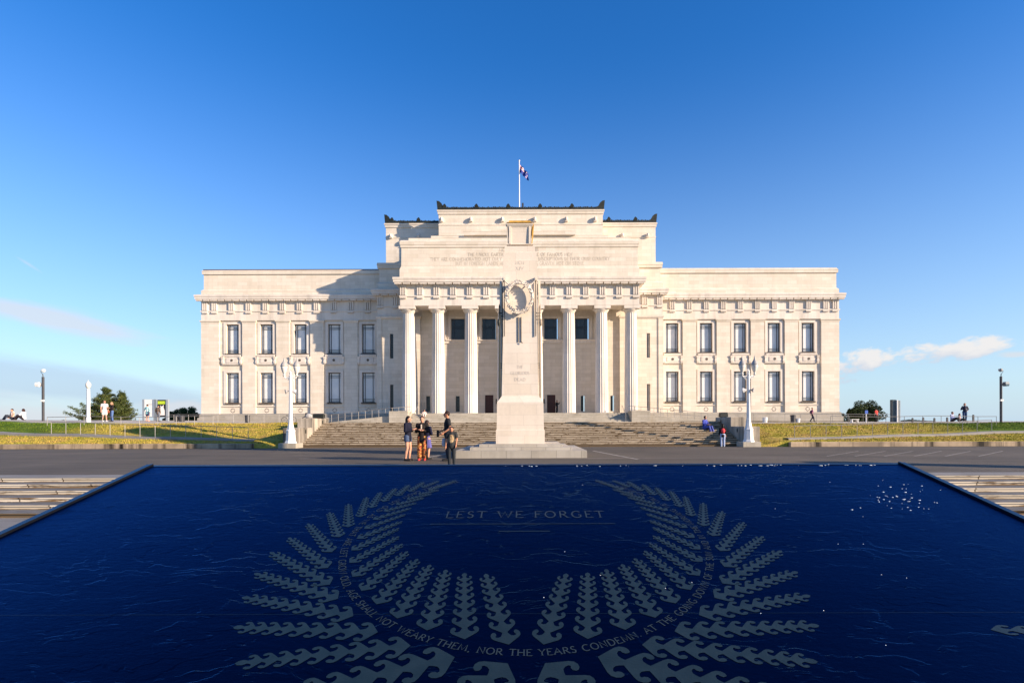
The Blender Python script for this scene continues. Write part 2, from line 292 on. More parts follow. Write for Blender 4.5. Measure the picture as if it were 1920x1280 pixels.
# ------------------------------------------------------------------ mesh helpers
class MB:
    def __init__(s): s.v = []; s.f = []
    def add(s, vs, fs):
        b = len(s.v); s.v += [tuple(v) for v in vs]; s.f += [tuple(i + b for i in f) for f in fs]; return s
    def box(s, x0, x1, y0, y1, z0, z1):
        if x0 > x1: x0, x1 = x1, x0
        vs = [(x0, y0, z0), (x1, y0, z0), (x1, y1, z0), (x0, y1, z0), (x0, y0, z1), (x1, y0, z1), (x1, y1, z1), (x0, y1, z1)]
        return s.add(vs, [(0, 3, 2, 1), (4, 5, 6, 7), (0, 1, 5, 4), (1, 2, 6, 5), (2, 3, 7, 6), (3, 0, 4, 7)])
    def loft(s, prof, x0, x1, y0, y1, cap=True):
        """stack of rectangles (offset, z): block with moulded sides"""
        if x0 > x1: x0, x1 = x1, x0
        vs = []
        for o_, z in prof: vs += [(x0 - o_, y0 - o_, z), (x1 + o_, y0 - o_, z), (x1 + o_, y1 + o_, z), (x0 - o_, y1 + o_, z)]
        fs = []
        for i in range(len(prof) - 1):
            for k in range(4): fs.append((4 * i + k, 4 * i + (k + 1) % 4, 4 * i + 4 + (k + 1) % 4, 4 * i + 4 + k))
        if cap: n = 4 * (len(prof) - 1); fs += [(3, 2, 1, 0), (n, n + 1, n + 2, n + 3)]
        return s.add(vs, fs)
    def lathe(s, prof, c=(0, 0, 0), n=16):
        vs = []; fs = []
        for r, z in prof:
            for k in range(n): a = 2 * math.pi * k / n; vs.append((c[0] + r * math.cos(a), c[1] + r * math.sin(a), c[2] + z))
        for i in range(len(prof) - 1):
            for k in range(n): fs.append((i * n + k, i * n + (k + 1) % n, (i + 1) * n + (k + 1) % n, (i + 1) * n + k))
        fs += [tuple(range(n))[::-1], tuple(range((len(prof) - 1) * n, len(prof) * n))]
        return s.add(vs, fs)
    def tube(s, pts, r, n=8):
        pts = [Vector(p) for p in pts]; rs = r if isinstance(r, (list, tuple)) else [r] * len(pts)
        vs = []; fs = []; up = None
        for i, p in enumerate(pts):
            d = (pts[min(i + 1, len(pts) - 1)] - pts[max(i - 1, 0)]).normalized()
            if up is None: up = d.orthogonal().normalized()
            a = (up - d * up.dot(d)).normalized(); up = a; b = d.cross(a)
            for k in range(n): t = 2 * math.pi * k / n; vs.append(p + (a * math.cos(t) + b * math.sin(t)) * rs[i])
        for i in range(len(pts) - 1):
            for k in range(n): fs.append((i * n + k, i * n + (k + 1) % n, (i + 1) * n + (k + 1) % n, (i + 1) * n + k))
        fs += [tuple(range(n))[::-1], tuple(range((len(pts) - 1) * n, len(pts) * n))]
        return s.add(vs, fs)
    def ball(s, c, r, n=10, m=7):
        rx, ry, rz = (r, r, r) if isinstance(r, (int, float)) else r
        vs = [(c[0], c[1], c[2] - rz)]; fs = []
        for i in range(1, m):
            t = math.pi * i / m
            for k in range(n): a = 2 * math.pi * k / n; vs.append((c[0] + rx * math.sin(t) * math.cos(a), c[1] + ry * math.sin(t) * math.sin(a), c[2] - rz * math.cos(t)))
        vs.append((c[0], c[1], c[2] + rz)); L = len(vs) - 1
        for k in range(n): fs.append((0, 1 + (k + 1) % n, 1 + k)); fs.append((L, L - n + k, L - n + (k + 1) % n))
        for i in range(m - 2):
            for k in range(n): fs.append((1 + i * n + k, 1 + i * n + (k + 1) % n, 1 + (i + 1) * n + (k + 1) % n, 1 + (i + 1) * n + k))
        return s.add(vs, fs)
    def prism(s, poly, fn, d0, d1):
        """poly 2-D outline; fn(u, v, d) -> xyz"""
        n = len(poly); vs = [fn(u, v, d0) for u, v in poly] + [fn(u, v, d1) for u, v in poly]
        fs = [tuple(range(n)), tuple(range(n, 2 * n))[::-1]] + [(k, k + n, (k + 1) % n + n, (k + 1) % n) for k in range(n)]
        return s.add(vs, fs)
    def build(s, name, mat, parent=None, smooth=False, fix=True, loc=None):
        me = bpy.data.meshes.new(name); me.from_pydata(s.v, [], s.f)
        if fix:
            bm = bmesh.new(); bm.from_mesh(me); bmesh.ops.recalc_face_normals(bm, faces=bm.faces); bm.to_mesh(me); bm.free()
        me.materials.append(mat)
        if smooth:
            for p in me.polygons: p.use_smooth = True
        me.update()
        o = bpy.data.objects.new(name, me); col.objects.link(o)
        if parent is not None:
            o.parent = parent
            o.matrix_parent_inverse = parent.matrix_basis.inverted() if not parent.parent else (parent.parent.matrix_basis @ parent.matrix_parent_inverse @ parent.matrix_basis).inverted()
        if loc: o.location = loc
        return o
def tag(o, label, cat, group=None):
    o['label'] = label; o['category'] = cat
    if group: o['group'] = group
    return o
def thing(name, label, cat, loc=(0, 0, 0), rz=0, group=None):
    o = bpy.data.objects.new(name, None); col.objects.link(o); o.location = loc; o.rotation_euler = (0, 0, rz); o.empty_display_size = 0.3
    o.matrix_basis = Matrix.Translation(loc) @ Matrix.Rotation(rz, 4, 'Z')
    return tag(o, label, cat, group)
def local(name, mb, mat, parent, smooth=False):
    """mesh given in the parent's own coordinates"""
    o = mb.build(name, mat, None, smooth); o.parent = parent; return o
def structure(o): o['kind'] = 'structure'; return o
def copy_tree(o, parent=None):
    c = o.copy(); col.objects.link(c)
    if parent: c.parent = parent
    for ch in list(o.children): copy_tree(ch, c)
    return c
def share(o, name, parent, delta):
    """another copy of a part, moved by delta (with its own sub-parts)"""
    c = o.copy(); c.name = name; col.objects.link(c); c.parent = parent; c.matrix_parent_inverse = o.matrix_parent_inverse.copy(); c.location = Vector(o.location) + Vector(delta)
    for ch in list(o.children): k = ch.copy(); col.objects.link(k); k.parent = c; k.matrix_parent_inverse = ch.matrix_parent_inverse.copy()
    return c

# ------------------------------------------------------------------ lettering: serif capitals as stroked ribbons
def arc(cx, cy, rx, ry, a0, a1, n=9): return [(cx + rx * math.cos(R(a0 + (a1 - a0) * i / n)), cy + ry * math.sin(R(a0 + (a1 - a0) * i / n))) for i in range(n + 1)]
FONT = {
 'A': (.82, [[(.05, 0), (.41, 1), (.77, 0)], [(.2, .38), (.62, .38)]]), 'B': (.62, [[(.1, 0), (.1, 1)], [(.1, 1)] + arc(.3, .76, .2, .24, 90, -90) + [(.1, .52)], arc(.3, .26, .24, .26, 90, -90) + [(.1, 0)]]),
 'C': (.78, [arc(.45, .5, .37, .5, 50, 310, 14)]), 'D': (.8, [[(.1, 0), (.1, 1)] + arc(.32, .5, .4, .5, 90, -90, 12) + [(.1, 0)]]),
 'E': (.58, [[(.5, 1), (.1, 1), (.1, 0), (.52, 0)], [(.1, .52), (.42, .52)]]), 'F': (.55, [[(.5, 1), (.1, 1), (.1, 0)], [(.1, .52), (.42, .52)]]),
 'G': (.82, [arc(.45, .5, .37, .5, 50, 320, 14) + [(.73, .42), (.55, .42)]]), 'H': (.78, [[(.1, 0), (.1, 1)], [(.68, 0), (.68, 1)], [(.1, .52), (.68, .52)]]),
 'I': (.28, [[(.14, 0), (.14, 1)]]), 'J': (.4, [[(.28, 1), (.28, .1), (.15, -.1), (.03, -.08)]]), 'K': (.7, [[(.1, 0), (.1, 1)], [(.62, 1), (.12, .5), (.66, 0)]]),
 'L': (.55, [[(.1, 1), (.1, 0), (.5, 0)]]), 'M': (.98, [[(.1, 0), (.16, 1), (.49, .1), (.82, 1), (.88, 0)]]), 'N': (.8, [[(.1, 0), (.1, 1), (.7, 0), (.7, 1)]]),
 'O': (.88, [arc(.44, .5, .37, .5, 90, 450, 20)]), 'P': (.6, [[(.1, 0), (.1, 1)] + arc(.3, .74, .23, .26, 90, -90) + [(.12, .48)]]),
 'Q': (.88, [arc(.44, .5, .37, .5, 90, 450, 20), [(.5, .2), (.8, -.15)]]), 'R': (.68, [[(.1, 0), (.1, 1)] + arc(.3, .75, .22, .25, 90, -90) + [(.12, .5)], [(.3, .48), (.64, 0)]]),
 'S': (.55, [arc(.28, .76, .19, .24, 30, 250, 9) + arc(.27, .25, .21, .25, 75, -150, 9)]), 'T': (.68, [[(.04, 1), (.64, 1)], [(.34, 1), (.34, 0)]]),
 'U': (.76, [[(.1, 1)] + arc(.38, .3, .28, .3, 180, 360, 8) + [(.66, 1)]]), 'V': (.78, [[(.04, 1), (.39, 0), (.74, 1)]]), 'W': (1.12, [[(.04, 1), (.3, 0), (.56, .95), (.82, 0), (1.08, 1)]]),
 'X': (.72, [[(.06, 1), (.66, 0)], [(.64, 1), (.06, 0)]]), 'Y': (.7, [[(.04, 1), (.35, .48), (.66, 1)], [(.35, .48), (.35, 0)]]), 'Z': (.64, [[(.06, 1), (.58, 1), (.06, 0), (.6, 0)]]),
 ' ': (.42, []), ',': (.26, [[(.14, .06), (.08, -.16)]]), '.': (.24, [[(.12, 0), (.12, .09)]]), '-': (.5, [[(.08, .45), (.42, .45)]]), ':': (.24, [[(.12, .05), (.12, .15)], [(.12, .55), (.12, .65)]])}
def text_width(t, gap=.1): return sum(FONT[c][0] + gap for c in t) - gap
def words_of(name, t, fn, size, mat, parent, thick=.09, gap=.1):
    pos = 0
    for w_ in t.split(' '):
        u0 = (text_width(t[:pos], gap) + gap) * size if pos else 0
        m_ = MB(); lettering(m_, w_, lambda u, v, d: fn(u + u0, v, d), size, thick, gap); m_.build(name, mat, parent, fix=False); pos += len(w_) + 1
def lettering(mb, t, fn, size, thick=.09, gap=.1, serif=True):
    """fn(u, v, d): u along the line, v up, d lift off the surface"""
    u0 = 0; lift = 0
    for c in t:
        wd, strokes = FONT[c]
        for st_ in strokes:
            lift = (lift + 1) % 5; d = lift * 0.00025 * max(1, size * 8)
            L, Rr = [], []
            for i, p in enumerate(st_):
                a = Vector(st_[max(i - 1, 0)]); b = Vector(st_[min(i + 1, len(st_) - 1)]); t_ = (b - a)
                if t_.length < 1e-6: t_ = Vector((0, 1))
                t_.normalize(); nn = Vector((-t_.y, t_.x)) * thick / 2
                L.append((p[0] + nn.x, p[1] + nn.y)); Rr.append((p[0] - nn.x, p[1] - nn.y))
            vs = [fn((u0 + x) * size, y * size, d) for x, y in L] + [fn((u0 + x) * size, y * size, d) for x, y in Rr]
            n = len(st_); mb.add(vs, [(i, i + 1, n + i + 1, n + i) for i in range(n - 1)])
            if serif and c not in ',.:-OQ':
                for p in (st_[0], st_[-1]):
                    if p[1] in (0, 1) and len(st_) < 12:
                        y = p[1] * size; h = .05 * size * (1 if p[1] == 0 else -1); x = (u0 + p[0]) * size; k = .14 * size
                        mb.add([fn(x - k, y, d + 4e-4), fn(x + k, y, d + 4e-4), fn(x + k * .8, y + h, d + 4e-4), fn(x - k * .8, y + h, d + 4e-4)], [(0, 1, 2, 3)])
        u0 += wd + gap
    return u0 * size

# ================================================================== SETTING: ground
def E(z): return z + EYE
def sheet(name, x0, x1, y0, y1, z, mat, nx=1, ny=1):
    mb = MB(); vs = [(x0 + (x1 - x0) * i / nx, y0 + (y1 - y0) * j / ny, z) for j in range(ny + 1) for i in range(nx + 1)]
    mb.add(vs, [(j * (nx + 1) + i, j * (nx + 1) + i + 1, (j + 1) * (nx + 1) + i + 1, (j + 1) * (nx + 1) + i) for j in range(ny) for i in range(nx)])
    return structure(mb.build(name, mat, fix=False))
structure(MB().add([(-4500, -600, -.95), (4500, -600, -.95), (4500, 8000, -.95), (-4500, 8000, -.95)], [(0, 1, 2, 3)]).build('ground', leaf_mat('far_ground', (0.05, 0.07, 0.03), (0.09, 0.10, 0.05), 0.01)))
sheet('court_road', -75, 75, 14.32, 31.5, 0.0, M['asphalt'])
sheet('lower_paving', -60, 60, -25, 11.2, -0.6, M['paving'])
SX = -0.25            # centre of the court axis
def smooth(t): t = max(0.0, min(1.0, t)); return t * t * (3 - 2 * t)
def bank_h(x, y):
    """height of the grass banks and the terrace behind them"""
    side = -1 if x < 0 else 1
    crest = E(0.10) if side < 0 else E(-0.03)
    ax = abs(x - SX)
    low = 0.26 * smooth((ax - 13.6) / 1.6) + 0.02
    t = smooth((y - 30.5) / 5.6) * .55 + .45 * max(0, min(1, (y - 30.5) / 5.6))
    h = low + (crest - low) * t
    if y > 36: h += (y - 36) * 0.0045
    if side < 0: h += 0.34 * smooth((-27 - x) / 16) * smooth((y - 33) / 8)
    else: h += 0.07 * smooth((x - 30) / 10) * smooth((y - 33) / 6)
    h += 0.03 * math.sin(x * .9 + y * .6) * smooth((y - 31) / 2) * (1 if y < 37 else .3)
    return h
def bank(name, x0, x1):
    mb = MB(); nx, ny = 150, 34; ys = [30.545] + [30.55 + 8.5 * ((j - 1) / (ny - 1)) for j in range(1, ny + 1)]; vs = []
    for y in ys:
        for i in range(nx + 1): x = x0 + (x1 - x0) * i / nx; vs.append((x, y, bank_h(x, y) if y > ys[0] else -.2))
    mb.add(vs, [(j * (nx + 1) + i, j * (nx + 1) + i + 1, (j + 1) * (nx + 1) + i + 1, (j + 1) * (nx + 1) + i) for j in range(ny) for i in range(nx)])
    return structure(mb.build(name, M['grass'], smooth=True, fix=False))
bank('grass_bank', -75, SX - 13.75); bank('grass_bank', SX + 13.75, 75)
def blades():
    mb = MB(); rnd = random.Random(3)
    for k in range(70000):
        s = rnd.choice((-1, 1)); x = SX + s * (14.2 + 31 * rnd.random()); y = 30.62 + 6.6 * rnd.random() ** 1.15
        if s > 0 and y < 30.8 and x < 15.5: continue
        if 0 < y - ramp_y(x) < 1.0 and 14.5 < abs(x - SX) < 40: continue
        z = bank_h(x, y) - .01; a = rnd.random() * 6.28; hh = .04 + .05 * rnd.random(); ww = .012 + .016 * rnd.random()
        mb.add([(x - ww * math.cos(a), y - ww * math.sin(a), z), (x + ww * math.cos(a), y + ww * math.sin(a), z), (x + rnd.uniform(-.04, .04), y + rnd.uniform(-.04, .04), z + hh)], [(0, 1, 2)])
    o = mb.build('grass', M['grass'], fix=False); o['kind'] = 'stuff'; return o
def ramp_y(x):       # the ramp paths that cross each bank
    ax = abs(x - SX); return 31.12 + max(0, ax - 15.5) * 0.112
for s in (-1, 1):
    mb = MB(); xs = [SX + s * (15.6 + 26 * i / 40) for i in range(41)]; vs = []
    for x in xs:
        y = ramp_y(x)
        for k in (0, .45, .9): vs.append((x, y + k, bank_h(x, y + .45) + .03 + (0.02 if k == .45 else 0)))
    mb.add(vs, [(3 * i + k, 3 * i + k + 1, 3 * i + k + 4, 3 * i + k + 3) for i in range(40) for k in (0, 1)])
    # kerb edge of the path
    vs = []
    for x in xs:
        y = ramp_y(x); z = bank_h(x, y + .45) + .03; vs += [(x, y, z), (x, y, z - .35)]
    mb.add(vs, [(2 * i, 2 * i + 1, 2 * i + 3, 2 * i + 2) for i in range(40)])
    structure(mb.build('ramp_path', M['rampath']))
blades()
# terrace behind the banks and the stairs
def terrace():
    mb = MB(); xs = [-140 + 280 * i / 140 for i in range(141)]; ys = [37.6 + 62 * j / 30 for j in range(31)]
    def h(x, y):
        ax = abs(x - SX); c = 1 - smooth((ax - 13.5) / 1.5)
        a = bank_h(x, y) + .004 if y > 36 else 0
        return a * (1 - c) + c * (1.47 + .002 * (y - 36)) - (.8 * smooth((y - 80) / 10) if abs(x) > 45 else 0)
    vs = [(x, y, h(x, y)) for y in ys for x in xs]
    mb.add(vs, [(j * 141 + i, j * 141 + i + 1, (j + 1) * 141 + i + 1, (j + 1) * 141 + i) for j in range(30) for i in range(140)])
    structure(mb.build('terrace_path', M['path'], fix=False))
terrace()
sheet('landing', SX - 13.75, SX + 13.75, 35.1, 38.5, 1.462, M['path'])
for s in (-1, 1): sheet('lawn_strip', SX + s * 13.2, -.65 + s * 21.5, 42, 58.5, 1.53, M['grass'])

# painted marks on the court
def mark(pts, wd, z=.004):
    mb = MB(); a, b = Vector(pts[0]), Vector(pts[1]); d = (b - a).normalized(); n = Vector((-d.y, d.x)) * wd / 2
    mb.add([(a.x - n.x, a.y - n.y, z), (b.x - n.x, b.y - n.y, z), (b.x + n.x, b.y + n.y, z), (a.x + n.x, a.y + n.y, z)], [(0, 1, 2, 3)]); return mb
def floorpt(px, py, h=0.0):
    yy = py + .003 * (px - 985.5); d = F * (EYE - h) / (yy - 795); return ((px - 985.5) / F * d, d)
lines = MB()
for (a, b, wd) in [((1112, 845), (1196, 861), .12), ((870, 843), (800, 858), .10), ((560, 859.5), (1500, 857.6), .07), ((400, 871), (1680, 868), .06)]:
    m_ = mark((floorpt(*a), floorpt(*b)), wd); lines.add(m_.v, m_.f)
for k, px in enumerate((1610, 1660, 1712, 1765, 1820, 1880)):
    m_ = mark((floorpt(px, 845.5), floorpt(px - 60 + k * 3, 855)), .05, .006 + k * .0003); lines.add(m_.v, m_.f)
structure(lines.build('painted_lines', M['line'], fix=False))

# ================================================================== stairs
def stairs(name, label, x0, x1, y0, z0, n, rise, tread, mat, back):
    t = thing(name, label, 'stairs', ((x0 + x1) / 2, y0, z0))
    for k in range(n):
        mb = MB(); ya = y0 + k * tread; zt = z0 + (k + 1) * rise
        mb.box(x0, x1, ya, (ya + tread + .03) if k < n - 1 else back, zt - rise + (.0 if k == 0 else .001), zt - .035)
        mb.loft([(0, zt - .034), (.0, zt - .006), (-.006, zt)], x0 + .001, x1 - .001, ya - .028, (ya + tread + .028) if k < n - 1 else back - .002)
        mb.build('step', mat, t)
    return t
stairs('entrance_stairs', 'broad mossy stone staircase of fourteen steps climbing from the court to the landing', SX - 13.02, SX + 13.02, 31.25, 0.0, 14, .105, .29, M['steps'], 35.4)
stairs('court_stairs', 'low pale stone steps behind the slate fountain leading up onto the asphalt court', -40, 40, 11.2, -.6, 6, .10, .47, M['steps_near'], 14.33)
mb = MB(); mb.box(-40, 40, 13.55, 14.35, -.01, .006)
structure(mb.build('court_edge', M['paving']))

# cheek walls either side of the entrance stairs
for s in (-1, 1):
    sn = 'left' if s < 0 else 'right'
    t = thing('stair_wall', ('weathered concrete cheek wall left of the broad stairs with a backpack on top' if s < 0 else 'stained concrete cheek wall right of the broad stairs, its inner face in shade'), 'wall', (SX + s * 13.4, 31.2, 0), 0, 'cheek walls of the broad stairs')
    xa, xb = SX + s * 13.03, SX + s * 13.95
    m1 = MB(); m1.loft([(0, 0), (0, E(-.20)), (-.02, E(-.17))], xa, xb, 31.2, 33.2); m1.build('lower_block', M['cheek'], t)
    m2 = MB(); m2.loft([(0, 0.2), (0, E(.38)), (-.02, E(.41))], xa + s * .003, xb - s * .003, 33.203, 35.9); m2.build('upper_block', M['cheek'], t)
    for (yy, zz) in ((32.2, E(-.38)), (34.9, E(.18))):
        MB().box(xa - s * .012, xa + s * .05, yy - .07, yy + .07, zz - .13, zz + .10).build('step_light', M['bronze'], t)
# kerb walls along the foot of the banks
for s in (-1, 1):
    o = MB(); o.loft([(0, 0), (0, .255), (-.02, .275)], SX + s * 15.3, s * 74, 30.25, 30.58)
    tag(o.build('kerb_wall', M['kerb']), ('low stained concrete wall below the left grass bank, partly in the monument shadow' if s < 0 else 'low stained concrete wall below the right grass bank, fully sunlit'), 'wall', 'low walls below the banks')

# railings
def railing(pts, label, n, hgt=.95, r=.016, mid=False):
    """pts: polyline of base points"""
    t = thing('railing', label, 'railing', pts[0], 0, 'steel railings on the banks and ramps')
    P_ = [Vector(p) for p in pts]
    seg = [(P_[i + 1] - P_[i]).length for i in range(len(P_) - 1)]; tot = sum(seg)
    def at(d):
        for i, l in enumerate(seg):
            if d <= l + 1e-6: return P_[i].lerp(P_[i + 1], d / l)
            d -= l
        return P_[-1]
    for k in range(n):
        b = at(tot * k / (n - 1)); MB().tube([b - Vector((0, 0, .15)), b + Vector((0, 0, hgt))], r, 6).build('post', M['steel'], t)
    MB().tube([p + Vector((0, 0, hgt)) for p in P_], r * 1.15, 6).build('handrail', M['steel'], t)
    if mid: MB().tube([p + Vector((0, 0, hgt * .55)) for p in P_], r * .8, 6).build('rail', M['steel'], t)
    return t
for s in (-1, 1):
    xs = [SX + s * (16.0 + 12.8 * k / 10) for k in range(11)]
    railing([(x, ramp_y(x) + .06, bank_h(x, ramp_y(x) + .45) + .03) for x in xs], ('grey steel railing down the near side of the ramp across the left bank' if s < 0 else 'pale steel railing down the near side of the ramp across the right bank'), 14, .72)
    xs = [SX + s * (20.5 + 11.0 * k / 10) for k in range(11)]
    railing([(x, 35.4, bank_h(x, 35.4) + .01 + .0) for x in xs], ('steel railing along the crest of the left bank below the information boards' if s < 0 else 'steel railing along the crest of the right bank below the dark round tree'), 10, .55 )

# ================================================================== MUSEUM
BX = -.68
B = thing('museum_building', 'long ivory stone neoclassical museum with columned portico, two wings and stepped attic', 'museum building', (BX, 62, E(0)))
KI, KP = 1.009, 1.038   # the middle blocks and the portico have a slightly larger order than the wings
PK = [1.0]
def bb(name, mb, mat, parent=None, smooth=False):
    mb.v = [(x * PK[0] + BX, y, z * PK[0] + EYE) for x, y, z in mb.v]
    return mb.build(name, mat, parent or B, smooth)
YW, YI, YP = 70.4, 68.3, 64.78     # fronts of wings, middle blocks and portico
def wall_holes(mb, x0, x1, z0, z1, y, holes, depth):
    xs = sorted({x0, x1} | {h[0] for h in holes} | {h[1] for h in holes}); zs = sorted({z0, z1} | {h[2] for h in holes} | {h[3] for h in holes})
    for i in range(len(xs) - 1):
        for j in range(len(zs) - 1):
            cx, cz = (xs[i] + xs[i + 1]) / 2, (zs[j] + zs[j + 1]) / 2
            if any(h[0] < cx < h[1] and h[2] < cz < h[3] for h in holes): continue
            mb.add([(xs[i], y, zs[j]), (xs[i + 1], y, zs[j]), (xs[i + 1], y, zs[j + 1]), (xs[i], y, zs[j + 1])], [(0, 1, 2, 3)])
    for a, b, c, d in holes:
        for q_ in ([(a, y, c), (a, y + depth, c), (a, y + depth, d), (a, y, d)], [(b, y, c), (b, y, d), (b, y + depth, d), (b, y + depth, c)],
                  [(a, y, d), (a, y + depth, d), (b, y + depth, d), (b, y, d)], [(a, y, c), (b, y, c), (b, y + depth, c), (a, y + depth, c)]):
            mb.add(q_, [(0, 1, 2, 3)])
ENT = [(0, 13.8), (0, 14.92), (.09, 14.93), (.09, 15.08), (0.0, 15.09), (0.0, 16.28), (.12, 16.29), (.12, 16.42), (.55, 16.44), (.82, 16.50), (.82, 16.78), (.89, 16.80), (.92, 17.02), (.87, 17.06), (.3, 17.16)]
def entab(x0, x1, y0, y1, dz, tris, mut, name='entablature', ov=1.0, bottom=13.8):
    prof = [(o_ if o_ < .5 else o_ * ov, z + dz) for o_, z in ENT]; prof[0] = (0, bottom)
    m_ = MB(); m_.loft(prof, x0, x1, y0, y1); e_ = bb(name, m_, M['trim'])
    for x in tris:
        t = MB()
        for k in (-1, 0, 1): t.loft([(0, 15.10 + dz), (0, 16.10 + dz)], x + k * .26 - .075, x + k * .26 + .075, y0 - .17, y0 + .05)
        t.box(x - .38, x + .38, y0 - .18, y0 + .05, 16.11 + dz, 16.27 + dz)
        t.box(x - .38, x + .38, y0 - .17, y0 + .04, 14.80 + dz, 14.915 + dz)
        for k in range(6): t.box(x - .36 + k * .125, x - .29 + k * .125, y0 - .16, y0 + .04, 14.69 + dz, 14.795 + dz)
        bb('triglyph', t, M['trim'], e_)
    t = MB(); n = max(1, round((x1 - x0 + 1.4 * ov) / mut)); L = x1 - x0 + 1.5 * ov
    for k in range(n):
        xa = x0 - .75 * ov + L * k / n; t.box(xa + .07, xa + L / n - .07, y0 - .75 * ov, y0 - .14, 16.33 + dz, 16.445 + dz)
        for g in range(5): ww = (L / n - .14) / 5; t.box(xa + .07 + g * ww + .025, xa + .07 + (g + 1) * ww - .025, y0 - .73 * ov, y0 - .2, 16.27 + dz, 16.329 + dz)
    bb('mutules', t, M['trim'])
WX = [20.1 + 4.49 * k for k in range(5)]
win_proto = {}
def window(parent, cx, y, z0, z1, wd, kind):
    key = (kind, round(z1 - z0, 2), round(wd, 2))
    if key in win_proto:
        o0, (px_, py_, pz_) = win_proto[key]; return share(o0, 'window', parent, (cx - px_, y - py_, z0 - pz_))
    f = MB(); h = z1 - z0; a, b = cx - wd / 2, cx + wd / 2; t = .055
    f.box(a, a + t, y - .04, y + .04, z0, z1); f.box(b - t, b, y - .04, y + .04, z0, z1); f.box(a + t, b - t, y - .04, y + .04, z1 - t, z1); f.box(a + t, b - t, y - .04, y + .04, z0, z0 + t)
    if kind == 'wing':
        for xx in (a + .30, b - .30): f.box(xx - .022, xx + .022, y - .05, y + .035, z0 + t, z1 - t)
        for zz in (z0 + .22, z0 + .42, z1 - .62, z1 - .42): f.box(a + t, b - t, y - .045, y + .03, zz - .018, zz + .018)
    elif kind == 'portico':
        for xx in (a + .38, b - .38, cx): f.box(xx - .025, xx + .025, y - .05, y + .035, z0 + t, z1 - t) if not (xx == cx) else None
        for zz in (z0 + 1.45, z0 + 1.62): f.box(a + t, b - t, y - .045, y + .03, zz - .02, zz + .02)
    else:
        for k in range(1, 5): zz = z0 + h * k / 5; f.box(a + t, b - t, y - .045, y + .03, zz - .02, zz + .02)
    fo = bb('window', f, M['frame'], parent)
    g = MB(); g.box(a + .02, b - .02, y + .045, y + .07, z0 + .01, z1 - .01); bb('pane', g, M['pane'] if kind == 'wing' else M['glass'], fo)
    win_proto[key] = (fo, (cx, y, z0)); return fo
for s in (-1, 1):
    PK[0] = 1.0
    def sx(a, b): return (min(s * a, s * b), max(s * a, s * b))
    x0, x1 = sx(18.1, 42.1)
    # recessed bay wall with window openings
    m_ = MB(); holes = []
    for c_ in WX: holes += [(s * c_ - .83, s * c_ + .83, 9.45, 13.3), (s * c_ - .83, s * c_ + .83, 2.95, 6.9)]
    wall_holes(m_, x0, x1, 1.45, 13.85, YW + .22, holes, .75)
    m_.box(x0 + .3, x1 - .05, YW + .99, YW + 18, .3, 13.82)
    m_.add([(s * 42.098, YW + .22, 1.45), (s * 42.098, YW + 18, 1.45), (s * 42.098, YW + 18, 13.8), (s * 42.098, YW + .22, 13.8)], [(0, 1, 2, 3)])
    wing = bb('wing_wall', m_, M['stone'])
    # pilasters with caps
    for pc in [(a + b) / 2 for a, b in zip(WX, WX[1:])]:
        p = MB(); p.box(s * pc - .88, s * pc + .88, YW, YW + .22, 1.2, 13.42)
        p.loft([(.03, 13.42), (.03, 13.55), (.12, 13.62), (.14, 13.78)], s * pc - .88, s * pc + .88, YW - .01, YW + .2)
        bb('pilaster', p, M['stone'])
    xa, xb = sx(39.75, 42.12); p = MB(); p.box(xa, xb, YW - .004, YW + 18, 1.2, 13.42); p.loft([(.03, 13.42), (.03, 13.55), (.12, 13.62), (.14, 13.78)], xa, xb, YW - .004, YW + 17.9); bb('corner_pier', p, M['stone'])
    # window surrounds, sills, aprons, wreath ornaments
    for c_ in WX:
        c = s * c_
        for (za, zb) in ((9.45, 13.3), (2.95, 6.9)):
            q_ = MB(); q_.box(c - 1.18, c - .84, YW + .13, YW + .215, za - .05, zb + .28); q_.box(c + .84, c + 1.18, YW + .13, YW + .215, za - .05, zb + .28); q_.box(c - .838, c + .838, YW + .13, YW + .215, zb + .01, zb + .28)
            bb('window_surround', q_, M['trim'])
        for (za, zb) in ((9.28, 9.44), (2.76, 2.94)): q_ = MB(); q_.box(c - .95, c + .95, YW + .05, YW + .9, za, zb); bb('window_sill', q_, M['ribbon'])
        q_ = MB(); q_.loft([(0, 8.02), (0, 8.98), (.07, 9.02), (.1, 9.2), (.0, 9.27)], c - 1.05, c + 1.05, YW - .02, YW + .21)
        q_.box(c - .72, c + .72, YW - .07, YW - .021, 8.22, 8.82)
        for k in (-1, 1): q_.loft([(-.04, 8.04), (.02, 8.3), (-.02, 8.6), (.06, 8.98)], c + k * 1.2 - .13, c + k * 1.2 + .13, YW - .14, YW + .21)
        q_.box(c - 1.35, c + 1.35, YW + .03, YW + .21, 7.94, 8.015)
        ap = bb('window_apron', q_, M['trim'])
        q_ = MB(); q_.v = []; vs = [(c + .17 * math.cos(k * math.pi / 6), YW - .075, 8.52 + .17 * math.sin(k * math.pi / 6)) for k in range(12)]
        q_.add(vs + [(x, y - .02, z) for x, y, z in vs], [tuple(range(12)), tuple(range(12, 24))[::-1]] + [(k, k + 12, (k + 1) % 12 + 12, (k + 1) % 12) for k in range(12)]); bb('vent_hole', q_, M['ribbon'], ap)
        q_ = MB(); q_.box(c - 1.34, c + 1.34, YW + .1, YW + .215, 2.42, 2.5); bb('string_moulding', q_, M['trim'])
        q_ = MB()
        for k in range(8):
            a_ = k * math.pi / 4; cx_, cz_ = c + .25 * math.cos(a_), 1.92 + .25 * math.sin(a_); q_.box(cx_ - .045, cx_ + .045, YW + .19, YW + .217, cz_ - .045, cz_ + .045)
        bb('wreath_ornament', q_, M['ribbon'])
        window(wing, c, YW + .50, 9.5, 13.28, 1.62, 'wing'); window(wing, c, YW + .50, 3.0, 6.88, 1.62, 'wing')
